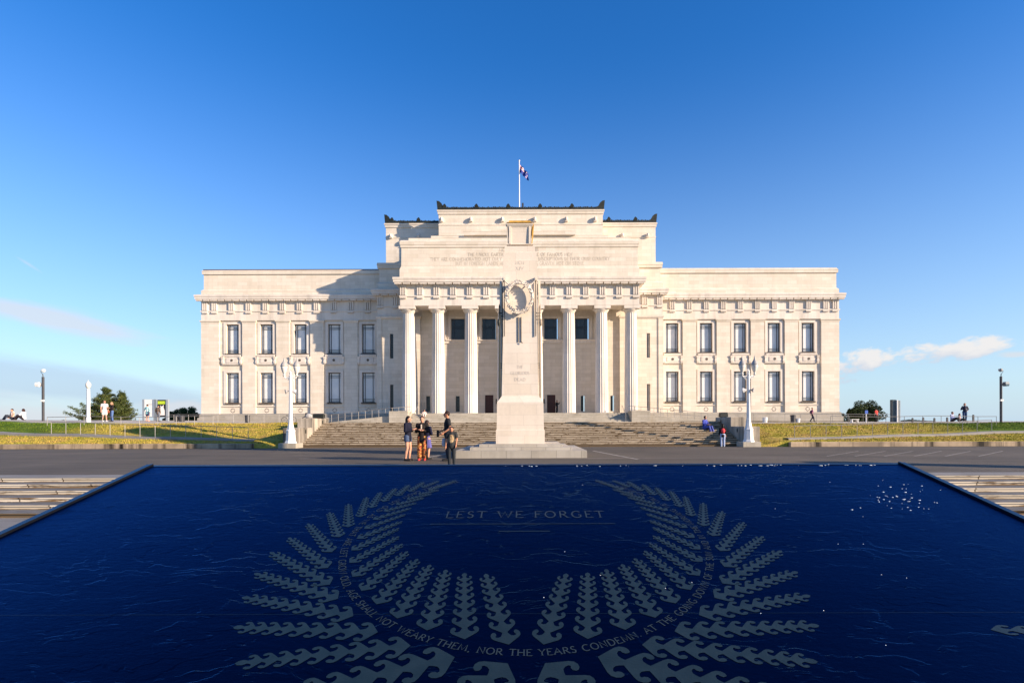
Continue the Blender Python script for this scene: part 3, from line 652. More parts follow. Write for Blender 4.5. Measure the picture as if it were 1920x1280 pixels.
    # plinth
    m_ = MB(); m_.loft([(.35, .3), (.35, .92), (.18, 1.0), (.18, 1.42), (.06, 1.5)], x0, x1, YW, YW + 18); bb('plinth', m_, M['plinth'])
    m_ = MB(); m_.box(x0 - .3, x1 + .3, YW - .30, YW + 5, -1.2, .3); bb('footing', m_, M['rubble'])
    tr = [s * (20.1 + 2.245 * k) for k in range(10)] + [s * 41.55]
    entab(x0, x1, YW, YW + 18, 0, tr, .97, ov=.68)
    # parapet
    m_ = MB(); m_.loft([(0.0, 17.1), (0.0, 17.75), (-.22, 17.95), (-.22, 19.86), (-.06, 19.92), (-.06, 20.22), (-.02, 20.30), (-.12, 20.44)], x0, x1, YW, YW + 18); bb('parapet', m_, M['stone'])
    m_ = MB(); m_.box(x0 + .2 , x1 - .2, YW + .12, YW + 17.8, 20.43, 20.56); bb('roof_flashing', m_, M['roofedge'] if s < 0 else M['trim'])
    xa, xb = sx(18.6, 34.4); m_ = MB(); m_.loft([(0, 20.5), (0, 21.15), (.08, 21.2), (.08, 21.35)], xa, xb, YW + 3.5, YW + 15); bb('roof_parapet', m_, M['stone'])
    m_ = MB(); m_.box(xa + .02, xb - .02, YW + 3.52, YW + 14.9, 21.36, 21.45); bb('roof_flashing', m_, M['roofedge'])
    # middle blocks
    PK[0] = KI
    x0, x1 = sx(10, 18.1)
    m_ = MB(); hs = [(s * 16.3 - .21, s * 16.3 + .21, 8.39, 11.5), (s * 16.3 - .21, s * 16.3 + .21, 1.7, 5.07)]
    xa, xb = sx(14.25, 18.1); wall_holes(m_, xa, xb, 1.4, 13.85, YI, hs, .25)
    m_.box(xa + .05, xb - .05, YI + .27, YI + 14, .2, 13.81)
    m_.add([(s * 18.1, YI, 1.4), (s * 18.1, YI + 8, 1.4), (s * 18.1, YI + 8, 13.8), (s * 18.1, YI, 13.8)], [(0, 1, 2, 3)])
    mid = bb('block_wall', m_, M['stone'])
    for h in hs: window(mid, s * 16.3, YI + .17, h[2], h[3], .42, 'slit')
    p = MB(); xa, xb = sx(17.55, 18.14); p.box(xa, xb, YI - .10, YI + .6, 1.42, 13.4)
    bb('corner_pilaster', p, M['stone'])
    p = MB(); xa, xb = sx(14.2, 18.15); p.loft([(0, 13.4), (.06, 13.5), (.1, 13.6), (.1, 13.74)], xa, xb, YI - .10, YI + 2); bb('cap_moulding', p, M['trim'])
    xa, xb = sx(14.0, 18.1)
    entab(xa, xb, YI - .02, YI + 14, .006, [s * 15.85, s * 17.72], .97, ov=.72)
    m_ = MB(); m_.loft([(.05, 17.1), (.05, 17.9), (-.2, 18.1), (-.2, 19.8), (.0, 19.86), (.0, 20.15), (.06, 20.2), (.02, 20.52)], xa, xb, YI, YI + 14); bb('parapet', m_, M['stone'])
    m_ = MB(); m_.loft([(.3, .1), (.3, .95), (.15, 1.0), (.15, 1.38), (.02, 1.44)], s * 16.2 - 1.9, s * 16.2 + 1.9, YI, YI + 10); bb('plinth', m_, M['plinth'])
    m_ = MB(); m_.box(s * 16.2 - 2.15, s * 16.2 + 2.15, YI - .25, YI + 2, -1, .11); bb('footing', m_, M['rubble'])
# portico back wall
PK[0] = KI
m_ = MB(); hs = []
for k in range(-2, 3): hs.append((k * 3.94 - .86, k * 3.94 + .86, 10.75, 13.4))
for k in (-1, 0, 1): hs.append((k * 3.94 - .54, k * 3.94 + .54, 1.3, 3.73))
for s in (-1, 1):
    for a in (7.94, 11.7): hs.append((s * a - .25, s * a + .25, 1.62, 3.6))
wall_holes(m_, -14.25, 14.25, 1.3, 14.8, YI + .02, hs, .35)
back = bb('portico_wall', m_, M['stone'])
for k in range(-2, 3): window(back, k * 3.94, YI + .25, 10.75, 13.4, 1.72, 'portico')
for s in (-1, 1):
    for a in (7.94, 11.7): window(back, s * a, YI + .28, 1.62, 3.6, .5, 'slit2')
for k in (-1, 0, 1):
    d = MB(); c = k * 3.94; d.box(c - .53, c + .53, YI + .2, YI + .28, 1.31, 3.72)
    for i in range(2):
        for j in range(5): xx = c - .44 + i * .5; zz = 1.42 + j * .46; d.box(xx, xx + .38, YI + .16, YI + .199, zz, zz + .36)
    bb('door', d, M['door'])
for s in (-1, 1):
    d = MB(); d.box(s * 2.9 - .2, s * 2.9 + .2, YI - .05, YI + .01, 2.6, 3.2); bb('wall_plaque', d, M['bronze'])
# frames round the upper windows and the ledge
f = MB(); f.loft([(0, 10.28), (0, 10.5), (.12, 10.6), (.14, 10.72)], -9.75, 9.75, YI - .10, YI + .01); bb('window_ledge', f, M['trim'])
f = MB()
for k in range(-2, 4):
    x = (k - .5) * 3.94; f.box(x - .45, x + .45, YI - .22, YI + .0, 10.74, 14.4)
for k in range(-2, 3):
    f.box(k * 3.94 - 1.25, k * 3.94 - .95, YI - .08, YI + .0, 10.74, 13.72); f.box(k * 3.94 + .95, k * 3.94 + 1.25, YI - .08, YI + .0, 10.74, 13.72); f.box(k * 3.94 - .949, k * 3.94 + .949, YI - .08, YI + .0, 13.45, 13.72)
bb('window_pilasters', f, M['trim'])
for s in (-1, 1):
    f = MB(); xa = s * 13.45; f.box(xa - .85, xa + .85, YI - .35, YI + .0, 1.3, 13.3); f.loft([(0, 13.3), (.08, 13.42), (.12, 13.5), (.12, 13.7)], xa - .85, xa + .85, YI - .35, YI - .02); bb('wall_pier', f, M['stone'])
# portico roof, ceiling beams, columns
PK[0] = KP
entab(-14.0, 14.0, YP, YI - .02 - .95, .012, [k * 1.94 for k in range(-6, 7) if abs(k) != 13] + [-13.62, 13.62], .97, bottom=13.9, ov=.8)
m_ = MB(); m_.box(-13.9, 13.9, YI - .98, YI + .01, 14.45, 16.2); bb('portico_ceiling', m_, M['stone'])
CX = [1.94, 5.82, 9.70, 13.2]
sh = MB(); NF, SUB = 20, 4; prof = [(.80, 1.31), (.79, 4), (.765, 7), (.72, 10), (.67, 13.0), (.67, 13.12)]; vs = []; fs = []; n = NF * SUB
for r, z in prof:
    for k in range(n):
        a = 2 * math.pi * k / n; rr = r * (1 - .075 * abs(math.sin(a * NF / 2)) ** .8); vs.append((rr * math.cos(a), rr * math.sin(a), z))
for i in range(len(prof) - 1):
    for k in range(n): fs.append((i * n + k, i * n + (k + 1) % n, (i + 1) * n + (k + 1) % n, (i + 1) * n + k))
sh.add(vs, fs)
cap = MB(); cap.lathe([(.66, 13.121), (.70, 13.14), (.69, 13.18), (.72, 13.22), (.86, 13.38), (.93, 13.50), (.93, 13.54)], (0, 0, 0), 32)
cap.box(-.96, .96, -.96, .96, 13.545, 13.898)
YC = YP + .98
p0 = None
for x in [-c for c in CX[::-1]] + CX:
    if p0 is None:
        sh.v = [(a + x, b + YC, c) for a, b, c in sh.v]; cap.v = [(a + x, b + YC, c) for a, b, c in cap.v]
        p0 = bb('column', sh, M['trim']); bb('capital', cap, M['trim'], p0); x00 = x
    else: share(p0, 'column', B, ((x - x00) * KP, 0, 0))
# attic block over the portico
m_ = MB(); m_.loft([(.16, 17.15), (.16, 18.2), (0, 18.55), (-.02, 20.7), (.08, 20.78), (.08, 21.0), (.14, 21.1), (.16, 21.45), (.0, 21.62)], -13.9, 13.9, YP + .25, YP + 8); attic = bb('attic', m_, M['stone'])
for (a, z0, z1, yy, dx) in ((13.2, 21.6, 22.15, .8, 0), (10.6, 22.15, 22.55, 1.2, 0), (6.65, 22.55, 22.95, .9, 0)):
    m_ = MB(); m_.loft([(0, z0 - .02), (0, z1 - .01), (.03, z1)], -a, a, YP + yy + .25, YP + 9.5 - yy); bb('attic_step', m_, M['stone'])
# tower behind
PK[0] = 1.0
YT = 72.0
def tower(x0, x1, y0, y1, top, base):
    m_ = MB(); m_.loft([(0, base), (0, top - 2.0), (.06, top - 1.98), (.06, top - 1.9), (0, top - 1.88), (0, top - .62), (.1, top - .55), (.12, top - .3), (.2, top - .2), (.2, top - .04), (.1, top)], x0, x1, y0, y1); return bb('tower', m_, M['stone'])
def hz(py): return (795 - py) / (1000 / YT)
tower(-18.1, 18.3, YT, YT + 14, hz(418.3), 17.2)
YU = YT - 2.6
tower(-10.55, 10.8, YU, YT + 14.5, hz(393.5) * YU / YT, 17.2)
sp = MB()
for x in (-10.15, -6.35, -2.25, 1.95, 6.05, 9.8):
    sp = MB(); z = hz(416) * YU / YT; sp.ball((x, YU - .18, z + .3), (.22, .3, .3), 8, 6); sp.box(x - .2, x + .2, YU - .3, YU + .1, z - .02, z + .3); bb('spout', sp, M['trim'])
for x in (-17.4, -13.7, 13.8, 17.2):
    sp = MB(); z = 25.4; sp.ball((x, YT - .18, z), (.22, .3, .26), 8, 6); sp.box(x - .2, x + .2, YT - .3, YT + .1, z - .30, z - .05); bb('spout', sp, M['trim'])
def crest(x0, x1, y, z, lc, rc, step):
    m_ = MB(); m_.box(x0, x1, y - .12, y + .12, z, z + .22); n_ = int((x1 - x0) / .24); rnd = random.Random(5)
    for k in range(n_): m_.ball((x0 + .12 + k * .24, y, z + .24), (.15, .13, .17 + .10 * rnd.random()), 7, 5)
    x = x0 + .9
    while x < x1:
        m_.loft([(.05, z + .2), (.14, z + .5), (.02, z + .72), (-.06, z + .85)], x - .12, x + .12, y - .08, y + .08); x += step
    for s_, do in ((1, lc), (-1, rc)):
        if not do: continue
        xe = x0 if s_ > 0 else x1
        m_.prism([(0, 0), (1.3, 0), (1.1, .3), (.75, .45), (.5, .9), (.2, 1.15), (-.12, 1.2)], lambda u, v, d: (xe + s_ * u, y + d, z + v), -.16, .16)
    bb('roof_cresting', m_, M['copper'])
zl, zu = hz(418.3), hz(393.5) * YU / YT
crest(-18.2, -10.9, YT + .1, zl, True, False, 3.6); crest(11.1, 18.4, YT + .1, zl, False, True, 3.6); crest(-10.7, 10.95, YU + .1, zu, True, True, 4.15)
# inscription
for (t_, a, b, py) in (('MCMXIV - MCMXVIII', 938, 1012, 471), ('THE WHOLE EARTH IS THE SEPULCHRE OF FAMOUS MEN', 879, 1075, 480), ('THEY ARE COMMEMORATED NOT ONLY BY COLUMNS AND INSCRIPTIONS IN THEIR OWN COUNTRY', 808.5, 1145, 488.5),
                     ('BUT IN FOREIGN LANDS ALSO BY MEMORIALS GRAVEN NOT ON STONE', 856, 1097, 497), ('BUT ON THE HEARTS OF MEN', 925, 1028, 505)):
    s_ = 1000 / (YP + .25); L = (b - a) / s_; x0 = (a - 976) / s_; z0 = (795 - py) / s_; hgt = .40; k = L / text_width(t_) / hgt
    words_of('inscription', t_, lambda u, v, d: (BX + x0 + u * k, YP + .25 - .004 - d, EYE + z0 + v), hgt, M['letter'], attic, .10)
PK[0] = KP
# stylobate, portico stairs, pedestals
m_ = MB(); m_.box(-14.6, 14.6, YP - .45, YI + .2, -.3, 1.31); bb('portico_floor', m_, M['granite'])
m_ = MB()
for k in range(7):
    m_.box(-12.5 + k * .0005, 12.5 - k * .0005, YP - .45 - .34 * (7 - k), YP - .45 - .34 * (6 - k) - .002, -.2, .14 + (k + 1) * .146)
bb('portico_stairs', m_, M['granite'])
for s in (-1, 1):
    m_ = MB(); m_.loft([(0, -.3), (0, 1.46), (-.03, 1.5)], s * 13.55 - 1.04, s * 13.55 + 1.04, YP - 3.0, YP - .46); bb('pedestal', m_, M['granite'])
    m_ = MB(); f_ = lambda u, v, d: (s * u, d, v)
    m_.prism([(14.62, -.3), (22.0, -.3), (22.0, .22), (15.2, .92), (14.62, .92)], f_, YP - 2.6, YP - 2.35); bb('ramp_wall', m_, M['granite'])
for s in (-1, 1):
    pts = [(BX + s * 22, YP - 2.45, E(.25)), (BX + s * 15.0, YP - 2.45, E(.98)), (BX + s * 13.0, YP - 1.0, E(1.2))]
    railing(pts, ('thin steel railing up the shaded ramp left of the portico' if s < 0 else 'thin steel railing up the sunlit ramp right of the portico'), 13, .95, .022, True)
    railing([(BX + s * 12.3, YP - 2.9, E(.2)), (BX + s * 12.3, YP - .5, E(1.31))], ('short steel handrail beside the left end of the portico steps' if s < 0 else 'short steel handrail beside the right end of the portico steps'), 3, .95, .028)
railing([(-43, 58, E(.2)), (-34, 58, E(.2)), (-22.5, 59.5, E(.3))], 'long thin railing on the terrace in front of the left wing', 14, .95, .02)
railing([(22, 59.5, E(.2)), (34, 58, E(.05)), (40, 58, E(.0))], 'long thin railing on the terrace in front of the right wing', 12, .95, .02)

# flagpole and flag
FY = YT + 3; fs_ = 1000 / FY; fx = (975 - 985.5) / fs_
fp = thing('flagpole', 'tall white flagpole rising from the roof of the central tower', 'flagpole', (fx, FY, E(28)))
MB().tube([(fx, FY, E(27)), (fx, FY, E((795 - 303) / fs_))], [.10, .06], 8).build('pole', M['white'], fp)
MB().ball((fx, FY, E((795 - 301.5) / fs_)), .12).build('finial', M['white'], fp)
MB().box(fx + .35, fx + .6, FY - .1, FY + .1, E(27), E((795 - 381) / fs_)).build('bracket', M['greypost'], fp)
def flag():
    """drooping blue ensign: canton with crosses at the hoist, four stars on the fly"""
    ft = thing('flag', 'drooping blue flag with red crosses in the corner and stars on the roof flagpole', 'flag', (fx + .1, FY, E((795 - 311) / fs_)))
    ft_z = E((795 - 309) / fs_)
    NU, NV = 48, 26; L, H = 2.35, 1.15
    def P3(u, v):   # u 0..1 along fly, v 0..1 from top down; cloth hangs
        x = fx + .08 + L * .52 * u; z = ft_z - H * v * (1 - .12 * u) - 1.35 * u ** 1.15
        return (x + .04 * math.sin(v * 6 + u * 9), FY - .05 + .12 * math.sin(u * 14 + v * 3), z)
    def colr(u, v):
        U, V = u * 2, v   # aspect 2:1
        if U < 1 and V < .5:
            a, b = U - .5, (V - .25) * 2
            if abs(a) < .06 or abs(b) < .12: return 1
            if abs(a) < .10 or abs(b) < .2: return 2
            if min(abs(a * .5 - b * .5), abs(a * .5 + b * .5)) < .03: return 1
            if min(abs(a * .5 - b * .5), abs(a * .5 + b * .5)) < .07: return 2
            return 0
        for (a, b) in ((1.5, .2), (1.28, .45), (1.72, .42), (1.5, .78)):
            r = math.hypot(U - a, V - b)
            if r < .05: return 1
            if r < .085: return 2
        return 0
    for ci, (nm, c) in enumerate((('field', (0.012, 0.03, 0.22)), ('red_marks', (0.55, 0.02, 0.02)), ('white_marks', (0.8, 0.8, 0.8)))):
        mb = MB(); idx = {}
        for i in range(NU):
            for j in range(NV):
                if colr((i + .5) / NU, (j + .5) / NV) == ci:
                    q = []
                    for (a, b) in ((i, j), (i + 1, j), (i + 1, j + 1), (i, j + 1)):
                        if (a, b) not in idx: idx[(a, b)] = len(mb.v); mb.v.append(P3(a / NU, b / NV))
                        q.append(idx[(a, b)])
                    mb.f.append(tuple(q))
        mb.build(nm, plain('flag_' + nm, c, .8), ft, True)
flag()

# ================================================================== CENOTAPH
CXc = -.22
C_ = thing('cenotaph', 'tall tapering stone war memorial with a carved wreath standing before the portico', 'war memorial', (CXc, 22, 0))
yc = 22.6
def cb_(name, prof, hw, y, mat=M['cenostone'], hd=None, parent=None):
    hd = hd or hw; m_ = MB(); m_.loft(prof, CXc - hw, CXc + hw, y - hd, y + hd); return m_.build(name, mat, parent or C_)
def cz(py, y): return EYE + (795 - py) / (1000 / y)
ysf = 20.85
m_ = MB(); m_.box(CXc - 2.55, CXc + 2.62, ysf, 26.2, 0, .295); m_.build('base_step', M['cstep'], C_)
m_ = MB(); m_.box(CXc - 2.0, CXc + 2.05, ysf + .40, 25.6, .296, .415); m_.build('base_step', M['cstep'], C_)
m_ = MB(); m_.box(CXc - 1.66, CXc + 1.7, ysf + .75, 25.2, .416, .52); m_.build('base_step', M['cstep'], C_)
yf = ysf + 1.2       # front of the pedestal
def blk(name, x_half, y0, depth, prof, mat=M['cenostone']):
    m_ = MB(); m_.loft(prof, CXc - x_half, CXc + x_half, y0, y0 + depth); return m_.build(name, mat, C_)
blk('pedestal', 1.01, yf, 2.2, [(.0, .521), (.0, cz(806, yf)), (-.03, cz(805, yf)), (-.05, cz(755, yf)), (-.05, cz(764.5, yf) if 0 else cz(754, yf))])
blk('pedestal_slope', .96, yf + .052, 2.08, [(0, cz(753.9, yf)), (-.18, cz(742, yf))])
# shaft: slightly tapering
y1 = yf + .26
blk('shaft', .775, y1, 1.6, [(0, cz(745, y1)), (-.05, cz(640, y1)), (-.06, cz(488, y1))])
blk('shaft_upper', .695, y1 + .09, 1.42, [(0, cz(487.9, y1)), (0, cz(472, y1)), (-.01, cz(471.8, y1)), (-.055, cz(471, y1)), (-.055, cz(459, y1)), (-.10, cz(458.5, y1))])
yy = y1 + .25
blk('coffin_base', .56, yy, 1.2, [(0, cz(458.4, yy)), (0, cz(457, yy))])
blk('coffin', .47, yy + .06, 1.1, [(0, cz(456.9, yy)), (.02, cz(430, yy)), (.03, cz(426, yy)), (.10, cz(421, yy)), (.10, cz(418.6, yy))])
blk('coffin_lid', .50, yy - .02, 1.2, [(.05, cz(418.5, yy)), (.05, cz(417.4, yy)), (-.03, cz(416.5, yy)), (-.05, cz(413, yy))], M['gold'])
for s in (-1, 1):   # side panels flaring outwards under the lid
    m_ = MB(); zb, zt = cz(457.5, yy), cz(419, yy)
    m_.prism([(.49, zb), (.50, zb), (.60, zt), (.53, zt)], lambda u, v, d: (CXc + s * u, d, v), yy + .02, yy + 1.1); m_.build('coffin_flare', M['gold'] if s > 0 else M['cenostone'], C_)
    MB().box(CXc + s * .42 - .04, CXc + s * .42 + .04, yy + .0, yy + .07, zb, cz(421, yy)).build('corner_strip', M['cenostone'], C_)
# side buttress strips with scrolls
for s in (-1, 1):
    m_ = MB(); m_.box(CXc + s * .772, CXc + s * .86, y1 + .22, y1 + 1.4, cz(745, y1), cz(524, y1)); m_.build('side_buttress', M['cenostone'], C_)
    m_ = MB(); xe = CXc + s * .655; zt = cz(523.5, y1)
    m_.tube([(xe, y1 - .14, zt), (xe, y1 + .05, zt)], .085, 12); m_.tube([(xe, y1 - .16, zt), (xe, y1 - .139, zt)], .045, 10); m_.tube([(xe, y1 - .1, zt - .05), (xe - s * .2, y1 - .1, zt - .26)], .022, 6); m_.build('scroll', M['cenostone'], C_)
    MB().box(xe - s * .0 - .018, xe + .018, y1 - .012, y1 + .02, cz(630, y1), zt - .07).build('cut_line', M['ribbon'], C_)
# wreath
wr = MB(); zc = cz(558.5, y1); rnd = random.Random(11); RX, RZ = .53, .62
ring = [(CXc - .02 + RX * math.cos(a), y1 - .13, zc + RZ * math.sin(a)) for a in [2 * math.pi * k / 40 for k in range(41)]]
wr.tube(ring, .075, 8)
for k in range(230):
    a = 2 * math.pi * k / 230 + rnd.uniform(-.02, .02); off = rnd.choice((-1, 1)) * rnd.uniform(.3, 1.0) * .085
    cx_, cz_ = CXc - .02 + (RX + off) * math.cos(a), zc + (RZ + off) * math.sin(a)
    d1 = Vector((-math.sin(a), 0, math.cos(a))) * (1 if math.cos(a) > 0 else -1) * 1.0; rad = Vector((math.cos(a), 0, math.sin(a))) * (1 if off > 0 else -1)
    d_ = (d1 * .8 + rad * rnd.uniform(.2, .9)).normalized(); n_ = d_.cross(Vector((0, 1, 0)))
    p = Vector((cx_, y1 - .15 - rnd.uniform(0, .07), cz_)); L_ = rnd.uniform(.06, .10); W_ = .022
    wr.add([p - d_ * L_ / 2, p + n_ * W_ + Vector((0, -.012, 0)), p + d_ * L_ / 2 + Vector((0, -.02, 0)), p - n_ * W_ + Vector((0, -.012, 0)), p + Vector((0, .03, 0))], [(0, 1, 4), (1, 2, 4), (2, 3, 4), (3, 0, 4), (0, 3, 2, 1)])
for k in range(60):
    a = rnd.uniform(0, 6.283); r_ = rnd.uniform(-.05, .05); wr.ball((CXc - .02 + (RX + r_) * math.cos(a), y1 - .20, zc + (RZ + r_) * math.sin(a)), .018, 6, 4)
wr.build('wreath', M['cenostone'], C_)
for dx in (-.075, .045):
    MB().box(CXc + dx - .016, CXc + dx + .016, y1 + .018, y1 + .08, cz(641, y1), cz(594, y1)).build('ribbon', M['ribbon'], C_)
MB().tube([(CXc + .045, y1 - .02, cz(641, y1)), (CXc + .10, y1 - .02, cz(643, y1))], .02, 6).build('ribbon', M['ribbon'], C_)
# side poles with carved heads
for s in (-1, 1):
    xp = CXc + s * .845 - (.02 if s < 0 else 0); yp = y1 + .05
    m_ = MB(); m_.tube([(xp, yp, cz(754, yf)), (xp - s * .01, yp, cz(576, y1))], [.045, .03], 8)
    m_.tube([(xp - s * .01, yp, cz(576, y1)), (xp, yp, cz(569, y1))], [.05, .004], 6)
    for py in (586, 592, 598): m_.box(xp - s * .14, xp + s * .03, yp - .02, yp + .02, cz(py, y1) - .02, cz(py, y1) + .02)
    for py in (681, 685, 689): m_.box(xp - .01, xp - s * .12, yp - .02, yp + .02, cz(py, y1) - .015, cz(py, y1) + .015)
    m_.ball((xp + s * .02, yp, cz(604, y1)), (.07, .07, .16), 8, 6)
    po = m_.build('side_pole', M['bronze'] if s < 0 else plain('sunlit_bronze', (.30, .24, .17), .6), C_)  # same bronze: left painted dark as shaded, right paler as sunlit
for (t_, wpx, py) in (('MCM', 16, 495), ('XIV', 15, 506), ('THE', 12, 690.5), ('GLORIOUS', 36, 702), ('DEAD', 21, 714)):
    yq = y1 + .045 if py < 520 else y1 + .02; L = wpx / (1000 / yq); hgt = 6.0 / (1000 / yq); k = L / text_width(t_) / hgt; z0 = cz(py, yq); x0 = CXc - L / 2
    # find the front surface (tapering) by interpolation
    tt = (z0 - cz(745, y1)) / (cz(640, y1) - cz(745, y1)); off = .05 * max(0, min(1, tt)) + (.01 * max(0, (z0 - cz(640, y1)) / (cz(488, y1) - cz(640, y1))))
    cl = MB(); lettering(cl, t_, lambda u, v, d: (x0 + u * k, y1 + off - .006 - d - (.02 if py > 600 else 0) * 0, z0 + v), hgt, thick=.11)
    cl.build('inscription', M['letter2'], C_)

# ================================================================== twin lantern lamps
def twin_lamp(x, y, label, mirror=False):
    t = thing('street_lamp', label, 'street lamp', (x, y, 0), 0, 'ornate white twin lantern lamp posts beside the stairs')
    def l(name, mb, mat, par=t, sm=False):
        o = mb.build(name, mat, None, sm); o.parent = par; return o
    m_ = MB(); m_.loft([(0, 0), (0, .27), (-.015, .285)], -.5, .5, -.5, .5); l('plinth', m_, M['granite'])
    m_ = MB(); m_.lathe([(.34, .286), (.33, .34), (.28, .42), (.25, .95), (.27, .97), (.26, 1.02), (.21, 1.06), (.15, 1.35), (.13, 1.55), (.135, 1.58), (.115, 1.61), (.10, 2.6), (.08, 4.1), (.10, 4.13), (.10, 4.19), (.07, 4.22), (.085, 4.34), (.045, 4.42), (.015, 4.52)], (0, 0, 0), 8)
    l('post', m_, M['white'])
    for s in (-1, 1):
        m_ = MB(); m_.tube([(0, 0, 3.95), (s * .14, 0, 4.05), (s * .30, 0, 4.02), (s * .36, 0, 4.12)], [.05, .04, .035, .04], 8)
        m_.tube([(s * .09 + s * .09 * math.cos(a * .6), 0, 3.86 + .09 * math.sin(a * .6)) for a in range(9)], .02, 6)
        m_.tube([(s * .24 + s * .07 * math.cos(a * .7), 0, 4.0 + .07 * math.sin(a * .7)) for a in range(8)], .018, 6)
        l('arm', m_, M['white'])
        g = MB(); cx_ = s * .36
        g.lathe([(.05, 4.12), (.085, 4.18), (.045, 4.24), (.08, 4.30), (.14, 4.45), (.185, 4.62), (.19, 4.70)], (cx_, 0, 0), 16); gl = l('lantern', g, M['lampglass'], t, True)
        k = MB(); k.lathe([(.21, 4.70), (.215, 4.73), (.19, 4.76), (.17, 4.83), (.11, 4.93), (.06, 4.98), (.07, 5.02), (.045, 5.04), (.05, 5.09), (.03, 5.12), (.035, 5.16), (.012, 5.2), (.006, 5.28)], (cx_, 0, 0), 16)
        o = k.build('lantern_cap', M['lampcap'], None, True); o.parent = gl
        # loudspeaker horns lower on the post
        k = MB(); k.tube([(s * .10, -.02, 3.28), (s * .19, -.04, 3.26)], [.03, .03], 8); k.tube([(s * .17, -.03, 3.26), (s * .26, -.09 if s * (1 if not mirror else -1) < 0 else .05, 3.24)], [.06, .15], 12); l('loudspeaker', k, M['horn'] if s * (1 if not mirror else -1) < 0 else M['white'])
    return t
M['lampglass'] = plain('opal_lamp_glass', (.60, .585, .54), .25, 0, .04); M['lampcap'] = plain('lamp_cap_paint', (.34, .33, .31), .4); M['horn'] = plain('grey_horn', (.28, .27, .27), .5)
twin_lamp((545 - 985.5) * .03072, 30.72, 'white twin lantern post on a stone plinth left of the broad stairs')
twin_lamp((1403.5 - 985.5) * .03072, 30.72, 'white twin lantern post on a stone plinth right of the broad stairs', True)

# other poles
def camera_pole(px, top, base, D, label, s, pale):
    sc_ = 1000 / D; x = (px - 985.5) / sc_; off = .003 * (px - 985.5); zb = bank_h(x, D); zt = EYE + (795 - top - off) / sc_
    t = thing('camera_pole', label, 'camera pole', (x, D, zb), 0, 'camera poles on the lawns'); h = zt - zb
    def l(name, mb, mat): o = mb.build(name, mat, None); o.parent = t; return o
    m_ = MB(); m_.tube([(0, 0, -.2), (0, 0, h - .35)], .085, 8); l('pole', m_, M['greypost'])
    hz_ = h - .35; m_ = MB(); m_.tube([(-.28 * s * math.sin(a * math.pi / 8) * .6 * 1.0, 0, hz_ + .2 + .42 * (a / 8)) for a in range(9)] + [(0, 0, hz_ + .62)], .015, 6); m_.tube([(0, 0, hz_ - .02), (-.02 * s, 0, hz_ + .2)], .03, 6); l('bracket', m_, M['greypost'])
    m_ = MB(); m_.lathe([(.02, hz_ + .60), (.13, hz_ + .58), (.14, hz_ + .46), (.08, hz_ + .38), (.02, hz_ + .35)], (.03 * s, 0, 0), 10); l('dome_camera', m_, M['white'] if pale else M['horn'])
    m_ = MB(); m_.loft([(0, hz_ - .75), (.03, hz_ - .6), (0, hz_ - .42)], -s * .36 - .12, -s * .36 + .12, -.15, .1); m_.tube([(0, 0, hz_ - .55), (-s * .3, 0, hz_ - .55)], .025, 6); l('floodlight', m_, M['white'] if pale else plain('blue_grey_housing', (.10, .16, .2), .4))
    m_ = MB(); m_.box(-.10, .10, -.11, .0, hz_ - 1.9, hz_ - 1.75); l('sign_plate', m_, M['white'])
    return t
camera_pole(81, 698, 791, 41, 'dark grey pole with white camera dome on the green lawn near the left edge', 1, True)
camera_pole(1877, 697, 794, 41, 'dark pole with blue grey floodlight on the lawn near the right edge', -1, False)
x = (167 - 985.5) / 24; zb = bank_h(x, 41.6)
t = thing('lamp_post', 'slim white lamp post with one small lantern beside the spreading cedar', 'lamp post', (x, 41.6, zb))
m_ = MB(); m_.lathe([(.16, -.1), (.16, .3), (.13, .4), (.11, 2.5), (.12, 2.55), (.09, 2.6)], (0, 0, 0), 8); local('post', m_, M['white'], t)
m_ = MB(); m_.lathe([(.08, 2.6), (.17, 2.75), (.19, 2.95), (.10, 3.12), (.03, 3.17), (.02, 3.27)], (0, 0, 0), 12); local('lantern', m_, M['lampglass'], t, True)
# off to the right: unseen pillar added to cast a shadow band across the court
t = thing('shadow_pillar', 'unseen square stone pillar added to cast a shadow band on the court', 'pillar', (26.5, 10.9, -.6))
m_ = MB(); m_.loft([(.25, 0), (.25, .5), (0, .6), (-.06, 6.0), (.1, 6.1), (.1, 6.35), (-.3, 6.6)], -.5, .5, -.5, .5); local('shaft', m_, M['cenostone'], t)
# ================================================================== information boards
def board(px, D, w_, h_, label, art):
    sc_ = 1000 / D; x = (px - 985.5) / sc_; zb = bank_h(x, D)
    t = thing('information_board', label, 'information board', (x, D, zb), R(0), 'information boards by the cedar')
    for s in (-1, 1): m_ = MB(); m_.box(s * w_ / 2 - .11, s * w_ / 2 + .11, -.12, .12, -.2, h_); local('side_post', m_, M['boardgrey'], t)
    m_ = MB(); m_.box(-w_ / 2 + .112, w_ / 2 - .112, -.05, .05, .45, h_ - .02); p = local('panel', m_, M['white'] if art == 0 else M['panelblack'], t)
    def sub(name, mb, mat): o = mb.build(name, mat, None); o.parent = p
    if art == 0:
        m_ = MB(); m_.box(-.22, .3, -.056, -.051, h_ - .55, h_ - .52); sub('text_line', m_, M['greypost'])
    else:
        m_ = MB(); m_.box(-w_ / 2 + .16, w_ / 2 - .16, -.058, -.051, h_ - .48, h_ - .16); sub('green_band', m_, M['lime'])
        m_ = MB(); m_.prism([(-.3, .6), (.32, .6), (.3, 1.1), (.18, 1.45), (.2, 1.7), (.12, 1.62), (.0, 1.5), (-.14, 1.66), (-.12, 1.45), (-.22, 1.1)], lambda u, v, d: (u, d, v), -.062, -.0511); sub('pale_figure', m_, M['white'])
    return t
